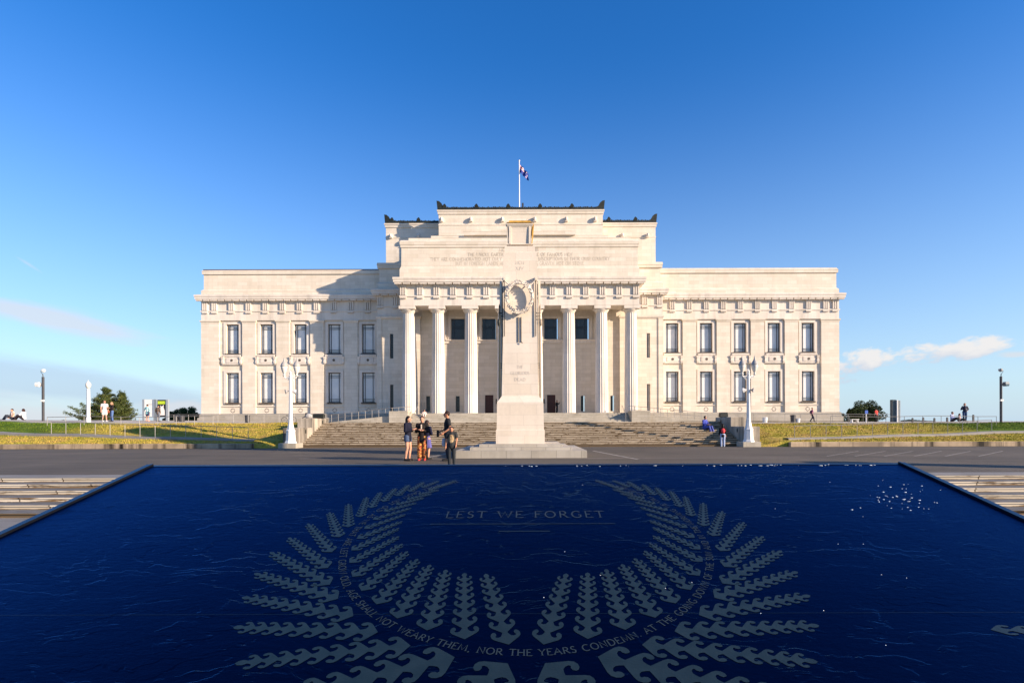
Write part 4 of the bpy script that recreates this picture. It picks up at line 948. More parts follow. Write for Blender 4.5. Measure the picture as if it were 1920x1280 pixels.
M['boardgrey'] = plain('grey_board_frame', (.25, .29, .33), .4); M['panelblack'] = plain('black_panel', (.02, .02, .02), .4); M['lime'] = plain('lime_panel', (.45, .6, .03), .5)
board(280.5, 56, 1.15, 2.25, 'white information board in a grey frame, nearer the cedar', 0)
board(304, 56, 1.15, 2.25, 'black and lime information board in a grey frame, nearer the museum', 1)
x = (1672 - 985.5) / 18; zb = bank_h(x, 55)
t = thing('information_board', 'group of upright blue grey slabs standing right of the dark round tree', 'information board', (x, 55, zb))
for dx, h_, mt in ((-.3, 2.3, 'slabblue'), (.12, 2.2, 'white'), (.34, 2.2, 'slabblue')):
    pass
M['slabblue'] = plain('blue_grey_slab', (.04, .065, .085), .35)
m_ = MB(); m_.box(-.42, -.08, -.2, .2, -.2, 2.3); local('slab', m_, M['slabblue'], t)
m_ = MB(); m_.box(-.05, .06, -.35, .2, -.2, 2.25); local('slab', m_, M['white'], t)
m_ = MB(); m_.box(.10, .22, -.2, .2, -.2, 2.22); local('slab', m_, M['slabblue'], t)
m_ = MB(); m_.box(.27, .38, -.2, .2, -.2, 2.2); local('slab', m_, M['boardgrey'], t)
# bollards
for i, (px, top) in enumerate(((1711, 783), (1731, 782), (1752, 783), (1776, 782), (1825, 777))):
    D = 48; x = (px - 985.5) / (1000 / D); z0 = bank_h(x, D); zt = EYE + (795 - top - .003 * (px - 985)) * D / 1000
    m_ = MB(); m_.loft([(0, z0 - .1), (0, zt - .05), (-.03, zt)], x - .055, x + .055, D - .06, D + .06)
    tag(m_.build('bollard', M['greypost']), ['dark bollard nearest the blue grey slabs, leftmost of the row', 'second dark bollard from the blue grey slabs', 'third dark bollard from the blue grey slabs', 'dark bollard just left of the seated couple', 'taller dark bollard just right of the standing person'][i], 'bollard', 'dark bollards along the right lawn')
# blue sign, bins
x = (1624 - 985.5) * .052; z0 = bank_h(x, 52)
t = thing('sign', 'small blue parking sign on a pale post before the dark round tree', 'sign', (x, 52, z0))
m_ = MB(); m_.tube([(0, 0, -.1), (0, 0, .9)], .05, 6); local('post', m_, M['white'], t)
m_ = MB(); m_.box(-.14, .14, -.07, -.05, .88, 1.2); local('sign_panel', m_, plain('blue_sign', (.05, .12, .45), .4), t)
def bin_(px, D, h, w_, mat, label):
    x = (px - 985.5) * D / 1000; z0 = max(bank_h(x, D), 1.45)
    t = thing('litter_bin', label, 'litter bin', (x, D, z0), 0, 'litter bins along the terrace')
    m_ = MB(); m_.lathe([(w_ * .42, 0), (w_ * .48, h * .85), (w_ * .5, h * .87)], (0, 0, 0), 12); local('body', m_, mat, t)
    m_ = MB(); m_.lathe([(w_ * .53, h * .872), (w_ * .53, h * .95), (w_ * .3, h)], (0, 0, 0), 12); local('lid', m_, mat, t)
bin_(464, 60, .85, .55, M['greypost'], 'black litter bin against the footing of the left wing')
bin_(1487, 60, .85, .6, M['greypost'], 'black litter bin against the footing of the right wing')
bin_(1434, 60, .6, .6, M['white'], 'pale round planter near the right lamp post, left of the black bin')
bin_(1496, 60, .45, .5, M['white'], 'small pale tub right beside the black bin')
bin_(331, 54, .62, .4, M['greypost'], 'black bin behind the crest, just right of the boards')
bin_(341, 54, .62, .55, M['greypost'], 'wide black bin in front of the small bushy tree')
m_ = MB(); m_.box(-.38, .38, -.2, .2, .30, .36); bn = thing('bench', 'small pale bench in front of the dark round tree', 'bench', ((1602 - 985.5) * .054, 54, bank_h(33, 54))); local('seat', m_, M['white'], bn)
for s in (-1, 1): m_ = MB(); m_.box(s * .28 - .04, s * .28 + .04, -.15, .15, -.05, .299); local('leg', m_, M['white'], bn)
# bicycle behind the left lamp
x = (542 - 985.5) * .060; z0 = max(bank_h(x, 60), 1.45)
t = thing('bicycle', 'dark bicycle parked on the terrace behind the left lamp post', 'bicycle', (x, 60, z0))
for s in (-1, 1):
    m_ = MB(); m_.tube([(s * .52 + .33 * math.cos(a * math.pi / 10), 0, .34 + .33 * math.sin(a * math.pi / 10)) for a in range(21)], .028, 6)
    for a in range(6): m_.tube([(s * .52, 0, .34), (s * .52 + .32 * math.cos(a * math.pi / 3), 0, .34 + .32 * math.sin(a * math.pi / 3))], .006, 4)
    local('wheel', m_, M['greypost'], t)
m_ = MB()
for a, b in (((-.52, .34), (-.1, .32)), ((-.1, .32), (-.22, .82)), ((-.22, .75), (.36, .78)), ((-.1, .32), (.38, .68)), ((.52, .34), (.34, .95)), ((-.52, .34), (-.22, .75))): m_.tube([(a[0], 0, a[1]), (b[0], 0, b[1])], .02, 6)
local('frame', m_, M['horn'], t)
m_ = MB(); m_.tube([(.34, -.25, .98), (.34, .25, .98)], .018, 6); local('handlebar', m_, M['greypost'], t)
m_ = MB(); m_.loft([(0, .82), (.02, .86), (-.02, .9)], -.34, -.12, -.07, .07); local('saddle', m_, M['greypost'], t)

# things lying on the cheek walls
t = thing('floodlight', 'dark box floodlight on top of the left cheek wall', 'floodlight', (SX - 13.35, 35.2, E(.41)), 0, 'floodlights on the cheek walls')
m_ = MB(); m_.loft([(0, .03), (0, .28), (-.05, .32)], -.36, .30, -.2, .2); local('housing', m_, M['bronze'], t)
m_ = MB(); m_.box(-.3, .24, -.1, .1, 0, .029); local('foot', m_, M['greypost'], t)
t = thing('floodlight', 'dark box floodlight on top of the right cheek wall', 'floodlight', (SX + 13.3, 35.2, E(.41)), 0, 'floodlights on the cheek walls')
m_ = MB(); m_.loft([(0, .03), (-.02, .3), (-.06, .33)], -.25, .25, -.2, .2); local('housing', m_, M['bronze'], t)
m_ = MB(); m_.box(-.2, .2, -.1, .1, 0, .029); local('foot', m_, M['greypost'], t)
t = thing('backpack', 'slumped grey backpack lying on the left cheek wall', 'backpack', (SX - 13.55, 33.9, E(.41)))
m_ = MB(); m_.ball((0, 0, .15), (.24, .17, .17), 10, 8); local('bag', m_, plain('grey_canvas', (.35, .34, .33), .8), t)
m_ = MB(); m_.ball((-.12, -.02, .30), (.1, .1, .06), 8, 6); m_.tube([(-.35, -.1, .03), (-.2, -.1, .1), (-.1, -.1, .28)], .03, 6); local('strap', m_, M['greypost'], t)
t = thing('bag', 'small purple blue bag left on the stairs beside the monument', 'bag', ((919 - 985.5) * .0302, 30.55, 0))
m_ = MB(); m_.ball((0, 0, .14), (.22, .14, .15), 10, 8); local('bag_body', m_, plain('purple_cloth', (.12, .12, .42), .8), t)
m_ = MB(); m_.tube([(-.1, 0, .26), (0, 0, .36), (.1, 0, .26)], .015, 6); local('handle', m_, M['greypost'], t)

# ================================================================== trees
def leaf_cloud(mb, c, r, n, size, rnd, flat=0.5):
    for _ in range(n):
        while True:
            p = Vector((rnd.uniform(-1, 1), rnd.uniform(-1, 1), rnd.uniform(-1, 1)))
            if .25 < p.length < 1: break
        p = Vector((c[0] + p.x * r[0], c[1] + p.y * r[1], c[2] + p.z * r[2]))
        a = Vector((rnd.uniform(-1, 1), rnd.uniform(-1, 1), rnd.uniform(-1, 1) * flat)).normalized() * size * rnd.uniform(.6, 1.3)
        b = a.cross(Vector((rnd.uniform(-1, 1), rnd.uniform(-1, 1), rnd.uniform(-1, 1)))).normalized() * size * .45
        mb.add([p - a, p + b, p + a, p - b], [(0, 1, 2, 3)])
def cedar(x, y, z, H, Rr, label, seed, mat, top2=True):
    rnd = random.Random(seed); t = thing('cedar_tree', label, 'tree', (x, y, z))
    tr = MB(); cr = MB(); tops = [(0, H)] + ([(Rr * .42, H * .9)] if top2 else [])
    tr.tube([(0, 0, -.5), (0, 0, H * .4), (0, 0, H * .97)], [.3, .2, .03], 8)
    if top2: tr.tube([(0, 0, H * .15), (Rr * .35, 0, H * .45), (Rr * .42, 0, H * .87)], [.2, .15, .03], 8)
    for tx, th in tops:
        k = 0; zz = H * .04
        while zz < th * .97:
            f = 1 - zz / th; L = (Rr * (.07 + .95 * f ** 1.15)) * rnd.uniform(.75, 1.08) * (1 if tx == 0 else .62)
            nb = 7
            for b in range(nb):
                a = k * 1.3 + b * 2 * math.pi / nb + rnd.uniform(-.3, .3); d = Vector((math.cos(a), math.sin(a), 0)); Lb = L * rnd.uniform(.55, 1.15); rj = rnd.uniform(-.25, .45)
                p0_, p1_ = Vector((tx * min(1, zz / (H * .45)), 0, zz)), None
                pts = [p0_ + d * Lb * q + Vector((0, 0, Lb * (.10 * q - .14 * q * q + (.26 * q ** 3)) + rj * q)) for q in (0, .35, .7, 1)]
                tr.tube(pts, [.06 * f + .015, .045 * f + .01, .03 * f + .008, .006], 5)
                for q in range(int(6 + 12 * Lb)):
                    s = rnd.uniform(.2, 1.0); pc = p0_ + d * Lb * s + Vector((0, 0, Lb * (.10 * s - .14 * s * s + .26 * s ** 3) + rj * s)); spread = (.16 + .22 * (1 - abs(s - .6))) * (Lb * .5 + .3)
                    pc += Vector((-d.y, d.x, 0)) * rnd.uniform(-1, 1) * spread
                    pc.z += rnd.uniform(-.05, .22) * s; leaf_cloud(cr, pc, (.26, .26, .13), 10, .085, rnd, .7)
            zz += H * .062 * rnd.uniform(.7, 1.3); k += 1
    local('trunk', tr, M['bark'], t); o = cr.build('crown', mat, None, fix=False); o.parent = t
    return t
def round_tree(x, y, z, H, Rr, label, seed, mat, leaf=.13, name='round_tree', dens=1.0):
    rnd = random.Random(seed); t = thing(name, label, 'tree', (x, y, z)); tr = MB(); cr = MB()
    tr.tube([(0, 0, -.5), (0, 0, H * .35), (.1, 0, H * .6)], [Rr * .1, Rr * .08, Rr * .05], 8)
    N_ = int(30 * dens)
    for k in range(N_):
        a = rnd.uniform(0, 6.283); q = rnd.random() ** .5; zz = rnd.uniform(.18, .92); rad = Rr * math.sin(math.pi * min(.97, zz * .86 + .14)) ** .6 * q * .85
        c = Vector((rad * math.cos(a), rad * math.sin(a), H * zz)); rr = Rr * rnd.uniform(.16, .32)
        tr.tube([(0, 0, H * .3), c * .6 + Vector((0, 0, H * .1)), c], [Rr * .04, Rr * .02, .01], 5)
        leaf_cloud(cr, c, (rr, rr, rr * .8), int(260 * dens), leaf, rnd, .8)
    local('trunk', tr, M['bark'], t); o = cr.build('crown', mat, None, fix=False); o.parent = t
    return t
D = 72; x = (200 - 985.5) * .072; cedar(x, D, bank_h(x, D) - 1.0, 5.25, 5.0, 'broad layered cedar behind the couple on the left terrace', 4, M['cedar'])
D = 95; round_tree((322 - 985.5) * .095, D, .6, 3.3, 1.8, 'small olive green tree seen just right of the information boards', 8, M['scrub'], .12)
D = 95; round_tree((350 - 985.5) * .095, D, .6, 3.9, 2.5, 'bushy green tree close to the left corner of the museum', 9, M['cedar'], .13)
round_tree((371 - 985.5) * .095, D, .6, 3.0, 1.2, 'small shrub touching the left corner of the museum', 10, M['cedar'], .12)
D = 80; round_tree((1625 - 985.5) * .080, D, .2, 4.3, 3.0, 'dark round tree right of the museum behind the blue sign', 12, M['darkleaf'], .13, dens=1.4)
round_tree((1578 - 985.5) * .095, 95, .4, 2.9, .75, 'thin dark shrub at the right corner of the museum', 13, M['darkleaf'], .12)
# far wooded hill
mb = MB(); rnd = random.Random(2); vs = []; n = 90
for i in range(n + 1):
    px = 1540 + 250 * i / n; x = (px - 985.5) * 1.2; h = 8.5 * math.exp(-((px - 1708) / 30) ** 2) + 7.5 * math.exp(-((px - 1590) / 50) ** 2) + 4 * math.exp(-((px - 1750) / 18) ** 2) + rnd.uniform(0, 1.2)
    vs += [(x, 1170, -3), (x, 1200, EYE - 1 + h), (x, 1300, -3)]
mb.add(vs, [(3 * i + k, 3 * i + k + 1, 3 * i + k + 4, 3 * i + k + 3) for i in range(n) for k in (0, 1)])
structure(mb.build('distant_hill', leaf_mat('far_wood', (.03, .045, .04), (.07, .085, .06), .05)))

# ================================================================== SLATE FOUNTAIN
CS = 1.504; MS = .249; YF, YN, HW = 4.6, .42, 3.235
def SP(X, y, d=0.0):   # point on the sloping slate, d above it
    n = Vector((0, -MS, 1)).normalized(); return Vector((X, y, EYE - CS + MS * y)) + n * d
ftn = thing('slate_fountain', 'huge sloping sheet of wet dark blue slate etched with a fern wreath', 'fountain', (0, 2.5, -.6))
m_ = MB()
NX, NY = 60, 44; vs = []
for j in range(NY + 1):
    for i in range(NX + 1): vs.append(SP(-HW + 2 * HW * i / NX, YN + (YF - YN) * j / NY))
m_.add(vs, [(j * (NX + 1) + i, j * (NX + 1) + i + 1, (j + 1) * (NX + 1) + i + 1, (j + 1) * (NX + 1) + i) for j in range(NY) for i in range(NX)])
m_.build('slate_top', M['slate'], ftn, True, fix=False)
m_ = MB(); a, b, c, d = SP(-HW, YN, -.012), SP(HW, YN, -.012), SP(HW, YF, -.012), SP(-HW, YF, -.012)
m_.add([a, b, c, d] + [(p.x * .96, p.y + (.12 if k < 2 else -.15), -.6) for k, p in enumerate((a, b, c, d))], [(0, 1, 2, 3), (7, 6, 5, 4), (0, 4, 5, 1), (1, 5, 6, 2), (2, 6, 7, 3), (3, 7, 4, 0)]); m_.build('base', M['basestone'], ftn)
def slab_bar(x0, x1, y0, y1, d0, d1, name='rim'):
    m_ = MB(); q = [SP(x0, y0, d0), SP(x1, y0, d0), SP(x1, y1, d0), SP(x0, y1, d0), SP(x0, y0, d1), SP(x1, y0, d1), SP(x1, y1, d1), SP(x0, y1, d1)]
    m_.add(q, [(0, 3, 2, 1), (4, 5, 6, 7), (0, 1, 5, 4), (1, 2, 6, 5), (2, 3, 7, 6), (3, 0, 4, 7)]); return m_.build(name, M['rimsteel'], ftn)
slab_bar(-HW - .020, -HW - .002, YN, YF + .04, -.06, .016); slab_bar(HW + .002, HW + .020, YN, YF + .04, -.06, .016)
slab_bar(-HW - .06, -HW - .034, YN, YF + .04, -.10, .010); slab_bar(HW + .034, HW + .06, YN, YF + .04, -.10, .010)
slab_bar(-HW, HW, YF + .003, YF + .04, -.06, .003)
jn = MB()
for (a, b) in (((-HW, 1504 / 604), (HW, 1504 / 604)), ((-HW, 4.42), (HW, 4.42))):
    jn.add([SP(a[0], a[1] - .0006, .0012), SP(b[0], b[1] - .0006, .0012), SP(b[0], b[1] + .0006, .0012), SP(a[0], a[1] + .0006, .0012)], [(0, 1, 2, 3)])
jn.add([SP(-.62, 1504 / 436, .0016), SP(.58, 1504 / 436, .0016), SP(.58, 1504 / 436 + .006, .0016), SP(-.62, 1504 / 436 + .006, .0016)], [(0, 1, 2, 3)])
jn.add([SP(-.17, 1504 / 450, .0016), SP(.15, 1504 / 450, .0016), SP(.15, 1504 / 450 + .008, .0016), SP(-.17, 1504 / 450 + .008, .0016)], [(0, 1, 2, 3)])
jn.build('joint_line', M['etched'], ftn, fix=False)
def img2slab(px, py):
    yy = py + .003 * (px - 985.5); y = CS * F / (yy - 546); return Vector(((px - 985.5) / F * y, y))
def leaf_outline(L, n, W0, W1):
    """paired curling hooks in a tapering row; returns a closed outline in (t, w)"""
    # segment lengths shrink towards the tip
    ls = [1.25 - .5 * i / n for i in range(n)]; k = L * .93 / sum(ls); ls = [l * k for l in ls]
    side = [(0, 0)]; t0 = 0
    for i, l in enumerate(ls):
        W = W0 + (W1 - W0) * ((i / (n - 1)) ** .8); nk = W * .19; first = (i == 0)
        if not first: side.append((t0 + .02 * l, nk))
        side += [(t0 + .50 * l, W * .82), (t0 + .66 * l, W * .97), (t0 + .86 * l, W), (t0 + 1.03 * l, W * .93), (t0 + 1.12 * l, W * .79), (t0 + 1.10 * l, W * .68), (t0 + .99 * l, W * .60), (t0 + .85 * l, W * .62), (t0 + .77 * l, W * .70), (t0 + .69 * l, W * .66)]
        side += [(t0 + .66 * l, W * .50), (t0 + .72 * l, W * .34), (t0 + .86 * l, W * .24), (t0 + .99 * l, nk * .98)]
        t0 += l
    W = W1 * .36; r_ = (L - t0); side += [(t0 + .15 * r_, W * .8), (t0 + .4 * r_, W), (t0 + .75 * r_, W * .8)]; tip = [(L, 0)]
    return side + [(side[-1][0] + .0, side[-1][1] * .6)] * 0 + tip + [(t, -w_) for t, w_ in side[:0:-1]]
def leaf(mb, base, tip, wid, n):
    d = tip - base; L = d.length; u = d.normalized(); v = Vector((-u.y, u.x)); out = leaf_outline(L, n, wid, wid * .62)
    b0 = len(mb.v)
    for t_, w_ in out: q = base + u * t_ + v * w_; mb.v.append(tuple(SP(q.x, q.y, .0016)))
    mb.f.append(tuple(range(b0, len(mb.v))))
def c2(x, y): return img2slab(420 + x / 3.2, 880 + y / 3.2)
outer = [((1380, 1125), (730, 1275)), ((1115, 1055), (60, 1163)), ((920, 975), (52, 945)), ((773, 878), (105, 765)), ((680, 775), (180, 622)), ((632, 690), (275, 495)), ((620, 590), (385, 408)), ((645, 495), (500, 323)), ((690, 405), (630, 256)), ((745, 345), (745, 205)), ((815, 285), (855, 165)), ((880, 230), (940, 135)), ((955, 192), (1030, 112)), ((1035, 158), (1110, 92)), ((1110, 132), (1200, 75)), ((1185, 108), (1290, 68))]
inner = [((1705, 1050), (1567, 625)), ((1440, 1018), (1440, 620)), ((1215, 965), (1330, 600)), ((1035, 893), (1235, 570)), ((912, 808), (1160, 535)), ((822, 728), (1100, 490)), ((768, 643), (1070, 445)), ((750, 560), (1050, 400)), ((762, 485), (1050, 350)), ((795, 415), (1070, 310)), ((838, 355), (1090, 268)), ((890, 300), (1125, 230)), ((955, 250), (1155, 200)), ((1030, 210), (1200, 170)), ((1095, 178), (1245, 146)), ((1165, 150), (1290, 122)), ((1225, 125), (1392, 65))]
for mir in (1, -1):
    for lst, nn, ww in ((outer, 9, .074), (inner, 8, .066)):
        for k, (a, b) in enumerate(lst):
            pa, pb = c2(*a), c2(*b)
            pa.x *= mir; pb.x *= mir
            ln = (pb - pa).length; lm = MB()
            if lst is outer and k == 0: pb = pa + (pb - pa).normalized() * .85; ln = .85
            wk = ([.094, .070, .066, .062, .058, .053, .048, .044, .042, .040] + [.036] * 9)[k] if lst is outer else ([.066, .064, .060, .057, .053, .048, .044, .040, .038, .036] + [.030] * 9)[k]; leaf(lm, pa, pb, min(wk, ln * .16), nn if ln > .35 else 7); lm.build('fern_leaf', M['etched'], ftn, fix=False)
    # the lowest leaf, running out of the picture
    lm = MB(); pa = c2(1697, 1162); pa.x *= mir; leaf(lm, pa, pa + Vector((-.50 * mir, -.62)), .10, 9); lm.build('fern_leaf', M['etched'], ftn, fix=False)
M['letteretch'] = plain('pale_etched_letters', (.020, .032, .039), .5)
lm = MB(); pa = img2slab(1856, 1180); leaf(lm, pa, pa + Vector((.7, -.03)), .035, 9); lm.build('fern_leaf', M['etched'], ftn, fix=False)
# ring inscription and main line
Rt, yct = 1.075, 3.295
full = 'THEY SHALL GROW NOT OLD, AS WE THAT ARE LEFT GROW OLD, AGE SHALL NOT WEARY THEM, NOR THE YEARS CONDEMN. AT THE GOING DOWN OF THE SUN AND IN THE MORNING WE WILL REMEMBER THEM.'
size = .0385; k_ = (.206 + .048) / (text_width('NOR THE ') * size); pre = text_width(full[:full.index('NOR THE')]) * size * k_ + .1 * size
rt = MB()
def ringfn(u, v, d):
    s = u * k_ - pre - .208; th = s / Rt; r = Rt - v - .0 + .018; return SP(r * math.sin(th), yct - r * math.cos(th), .0014 + d * .3)
words_of('ring_inscription', full, ringfn, size, M['letteretch'], ftn, .13)
lw = MB(); yv = 1504 / 424; L = 300 / 1000 * yv; sz = .10; k2_ = L / (text_width('LEST WE FORGET', .22) * sz)
words_of('inscription', 'LEST WE FORGET', lambda u, v, d: SP(-.537 + u * k2_, yv + v, .0014 + d * .3), sz, M['letteretch'], ftn, .10, .22)
# water drops with painted white glints along the top edge and on the right
spm = MB(); rnd = random.Random(21)
for k in range(48):
    px, py = rnd.gauss(1692, 38), rnd.gauss(932, 14); q = img2slab(px, py); r = rnd.uniform(.0018, .005); p = SP(q.x, q.y, .001); spm.ball(p, (r * rnd.uniform(1, 2.6), r, r * .5), 6, 4)
for k in range(45):
    q = Vector((rnd.uniform(-.2, 3.2) if k % 3 else rnd.uniform(1.8, 3.1), YF - rnd.uniform(.0, .03))); r = rnd.uniform(.0015, .004); spm.ball(SP(q.x, q.y, .004), (r * rnd.uniform(1, 6), r, r * .6), 6, 4)
for k in range(16):
    px, py = rnd.uniform(1000, 1700), rnd.uniform(900, 1230); q = img2slab(px, py); spm.ball(SP(q.x, q.y, .001), (.003, .002, .0015), 6, 4)
o = spm.build('water_drops', M['drop_glint'], ftn, True); o['kind'] = 'stuff'

# ================================================================== PEOPLE
J0 = dict(head=(0, -.015, 1.60), neck=(0, .01, 1.44), chest=(0, .0, 1.28), waist=(0, .0, 1.07), pelvis=(0, .01, .93),
          shL=(.175, .01, 1.385), elL=(.225, .03, 1.12), wrL=(.235, -.04, .88), shR=(-.175, .01, 1.385), elR=(-.225, .03, 1.12), wrR=(-.235, -.04, .88),
          hpL=(.09, .01, .90), knL=(.10, -.015, .49), anL=(.10, .03, .085), hpR=(-.09, .01, .90), knR=(-.10, -.015, .49), anR=(-.10, .03, .085),
          toeL=(.115, -.13, .03), toeR=(-.115, -.13, .03))
def cone_ball(mb, a, b, r0, r1, n=12, sy=1.0):
    a, b = Vector(a), Vector(b); mb.ball(a, (r0, r0 * sy, r0), n, 8); mb.ball(b, (r1, r1 * sy, r1), n, 8)
    d = b - a
    if d.length < 1e-4: return
    u = d.normalized(); p = u.orthogonal().normalized(); q = u.cross(p); vs = []
    for c, r in ((a, r0), (b, r1)):
        for k in range(n): t = 2 * math.pi * k / n; o_ = (p * math.cos(t) + q * math.sin(t)) * r; vs.append((c.x + o_.x, c.y + o_.y * sy, c.z + o_.z))
    mb.add(vs, [(k, (k + 1) % n, n + (k + 1) % n, n + k) for k in range(n)] + [tuple(range(n))[::-1], tuple(range(n, 2 * n))])
def fuse(name, mb, mats, parent, voxel, paint=None, smooth_it=2):
    me = bpy.data.meshes.new(name); me.from_pydata(mb.v, [], mb.f)
    bm = bmesh.new(); bm.from_mesh(me); bmesh.ops.recalc_face_normals(bm, faces=bm.faces); bm.to_mesh(me); bm.free()
    o = bpy.data.objects.new(name, me); col.objects.link(o)
    m_ = o.modifiers.new('r', 'REMESH'); m_.mode = 'VOXEL'; m_.voxel_size = voxel
    s_ = o.modifiers.new('s', 'SMOOTH'); s_.factor = .5; s_.iterations = smooth_it
    dg = bpy.context.evaluated_depsgraph_get(); ev = o.evaluated_get(dg); nm = bpy.data.meshes.new_from_object(ev)
    o.modifiers.clear(); o.data = nm; nm.name = name; nm.materials.clear()
    for m in mats: nm.materials.append(m)
    for p in nm.polygons:
        p.use_smooth = True; p.material_index = paint(p.center) if paint else 0
    o.parent = parent; return o
CM = {}
def cmat(c, rough=.8):
    if c not in CM: CM[c] = plain('cloth_%d' % len(CM), c, rough, 0, .18, 14, .2)
    return CM[c]
SKIN, SKIN2 = (.50, .27, .18), (.30, .15, .09)
def person(label, loc, face, height, j=None, skin=SKIN, hair=(.02, .012, .01), hairlen=0, top=None, sleeves=2, toplen=0.0, legs='trousers', legcol=(.02, .02, .03), shoes=(.02, .02, .02), vox=.016, extra=None, fingers=False, topmat=None, legmat=None, flare=0):
    """face: 0 looks at the camera, 90 looks to the photo's right"""
    t = thing('person', label, 'person', loc, R(face)); k = height / 1.72
    J = dict(J0); J.update(j or {}); V = {a: Vector(b) for a, b in J.items()}
    b = MB()
    H = V['head']; up = (H - V['neck']).normalized()
    b.ball(H, (.078, .094, .112), 14, 10); b.ball(H + Vector((0, -.03, -.055)), (.055, .06, .06), 10, 8); b.ball(H + Vector((0, -.098, -.018)), (.013, .02, .022), 8, 6)
    for s in (-1, 1): b.ball(H + Vector((s * .08, .005, -.015)), (.012, .022, .032), 8, 6)
    cone_ball(b, H + Vector((0, .015, -.06)), V['neck'], .052, .058)
    cone_ball(b, V['neck'], V['chest'], .06, .125, 12, .85); cone_ball(b, V['chest'], V['waist'], .135, .115, 12, .78); cone_ball(b, V['waist'], V['pelvis'], .115, .135, 12, .85)
    for s in 'LR':
        cone_ball(b, V['chest'] + Vector((0, 0, .07)), V['sh' + s], .09, .058); cone_ball(b, V['sh' + s], V['el' + s], .052, .040); cone_ball(b, V['el' + s], V['wr' + s], .040, .026)
        cone_ball(b, V['pelvis'], V['hp' + s], .11, .092); cone_ball(b, V['hp' + s], V['kn' + s], .088, .056); cone_ball(b, V['kn' + s], V['an' + s], .056, .036); cone_ball(b, V['kn' + s].lerp(V['an' + s], .3) + Vector((0, .012, 0)), V['an' + s], .056, .034)
        cone_ball(b, V['an' + s] + Vector((0, .0, -.03)), V['toe' + s], .042, .034)
        w_ = V['wr' + s]; d = (w_ - V['el' + s]).normalized(); hd = J.get('hd' + s); d = Vector(hd).normalized() if hd else d
        pl = w_ + d * .085; sd_ = d.cross(Vector((0, 1, 0)) if abs(d.y) < .8 else Vector((0, 0, 1))).normalized(); fl = d.cross(sd_)
        sd2 = fl if abs(fl.y) > .3 else sd_
        cone_ball(b, w_, pl, .026, .034)
        if fingers:
            for q in range(4):
                o_ = sd2 * (q - 1.5) * .021; f0 = pl + o_ * .9 + d * .01; f1 = f0 + d * (.045 - .004 * abs(q - 1.2)); f2 = f1 + (d * .7 + fl * .35).normalized() * .032; cone_ball(b, f0, f1, .0095, .009, 8); cone_ball(b, f1, f2, .009, .0075, 8)
            cone_ball(b, w_ + d * .03 + sd2 * .028, w_ + d * .075 + sd2 * .058, .0105, .009, 8)
        else: cone_ball(b, pl, pl + d * .07, .03, .018)
    sm, hm, em, mm = cmat(skin, .55), cmat(hair, .6), cmat((.02, .015, .012), .4), cmat((.35, .10, .08), .5)
    def paint(c):
        r = c - H
        if r.y < -.07 and abs(r.z - .012) < .012 and .018 < abs(r.x) < .045: return 1
        if r.y < -.075 and abs(r.z + .062) < .008 and abs(r.x) < .026: return 2
        return 0
    t.scale = (k, k, k); t.matrix_basis = Matrix.Translation(loc) @ Matrix.Rotation(R(face), 4, 'Z') @ Matrix.Scale(k, 4)
    fuse('body', b, [sm, em, mm], t, vox * .75 if fingers else vox, paint)
    h = MB(); h.ball(H + Vector((0, .018, .028)), (.088, .098, .104), 14, 10)
    if hairlen: 
        cone_ball(h, H + Vector((0, .05, .0)), H + Vector((0, .085, -hairlen)), .085, .06); 
        for s in (-1, 1): cone_ball(h, H + Vector((s * .065, .02, 0)), H + Vector((s * .08, .045, -hairlen * .9)), .035, .03)
    ho = fuse('hair', h, [hm], t, vox)
    bm = bmesh.new(); bm.from_mesh(ho.data)           # open the hair over the face
    rm = [f for f in bm.faces if (f.calc_center_median() - H).y < -.035 and (f.calc_center_median() - H).z < .055]
    bmesh.ops.delete(bm, geom=rm, context='FACES'); bm.to_mesh(ho.data); bm.free()
    if top:
        c = MB(); e = .017
        cone_ball(c, V['chest'] + Vector((0, .01, .08)), V['chest'], .115 + e, .125 + e + .01, 12, .82); cone_ball(c, V['chest'], V['waist'], .135 + e, .118 + e + .008, 12, .82); cone_ball(c, V['waist'], V['pelvis'] + Vector((0, 0, .02 - toplen)), .12 + e, .145 + e, 12, .86)
        for s in 'LR':
            cone_ball(c, V['chest'] + Vector((0, 0, .08)), V['sh' + s], .09, .062 + e * .7)
            if sleeves >= 1: cone_ball(c, V['sh' + s], V['sh' + s].lerp(V['el' + s], .55 if sleeves == 1 else 1), .060 + e * .6, .050 + e * (.8 if sleeves == 2 else 1.2))
            if sleeves == 2: cone_ball(c, V['el' + s], V['el' + s].lerp(V['wr' + s], .93), .046 + e, .034 + e * .6)
        fuse('top', c, [topmat or cmat(top)], t, vox)
    c = MB(); e = .014
    if legs in ('trousers', 'shorts'):
        cone_ball(c, V['waist'] + Vector((0, 0, -.06)), V['pelvis'], .118 + e, .135 + e, 12, .88)
        for s in 'LR':
            cone_ball(c, V['pelvis'], V['hp' + s], .115 + e, .095 + e)
            if legs == 'shorts': cone_ball(c, V['hp' + s], V['hp' + s].lerp(V['kn' + s], .28 if flare == 0 else flare), .092 + e, .092 + e)
            else: cone_ball(c, V['hp' + s], V['kn' + s], .092 + e, .062 + e + flare * .5); cone_ball(c, V['kn' + s], V['an' + s] + Vector((0, 0, .02)), .062 + e + flare * .5, .046 + e + flare)
    else:
        n = 20; vs = []
        for z, r in ((1.05, .13), (.93, .17), (.7, .20), (.5, .235)):
            for q in range(n): a = 2 * math.pi * q / n; rr = r * (1 + .06 * math.sin(a * 7) * (1.05 - z)); vs.append((rr * math.cos(a), rr * .8 * math.sin(a), z))
        c.add(vs, [(i * n + q, i * n + (q + 1) % n, (i + 1) * n + (q + 1) % n, (i + 1) * n + q) for i in range(3) for q in range(n)] + [tuple(range(n)), tuple(range(3 * n, 4 * n))[::-1]])
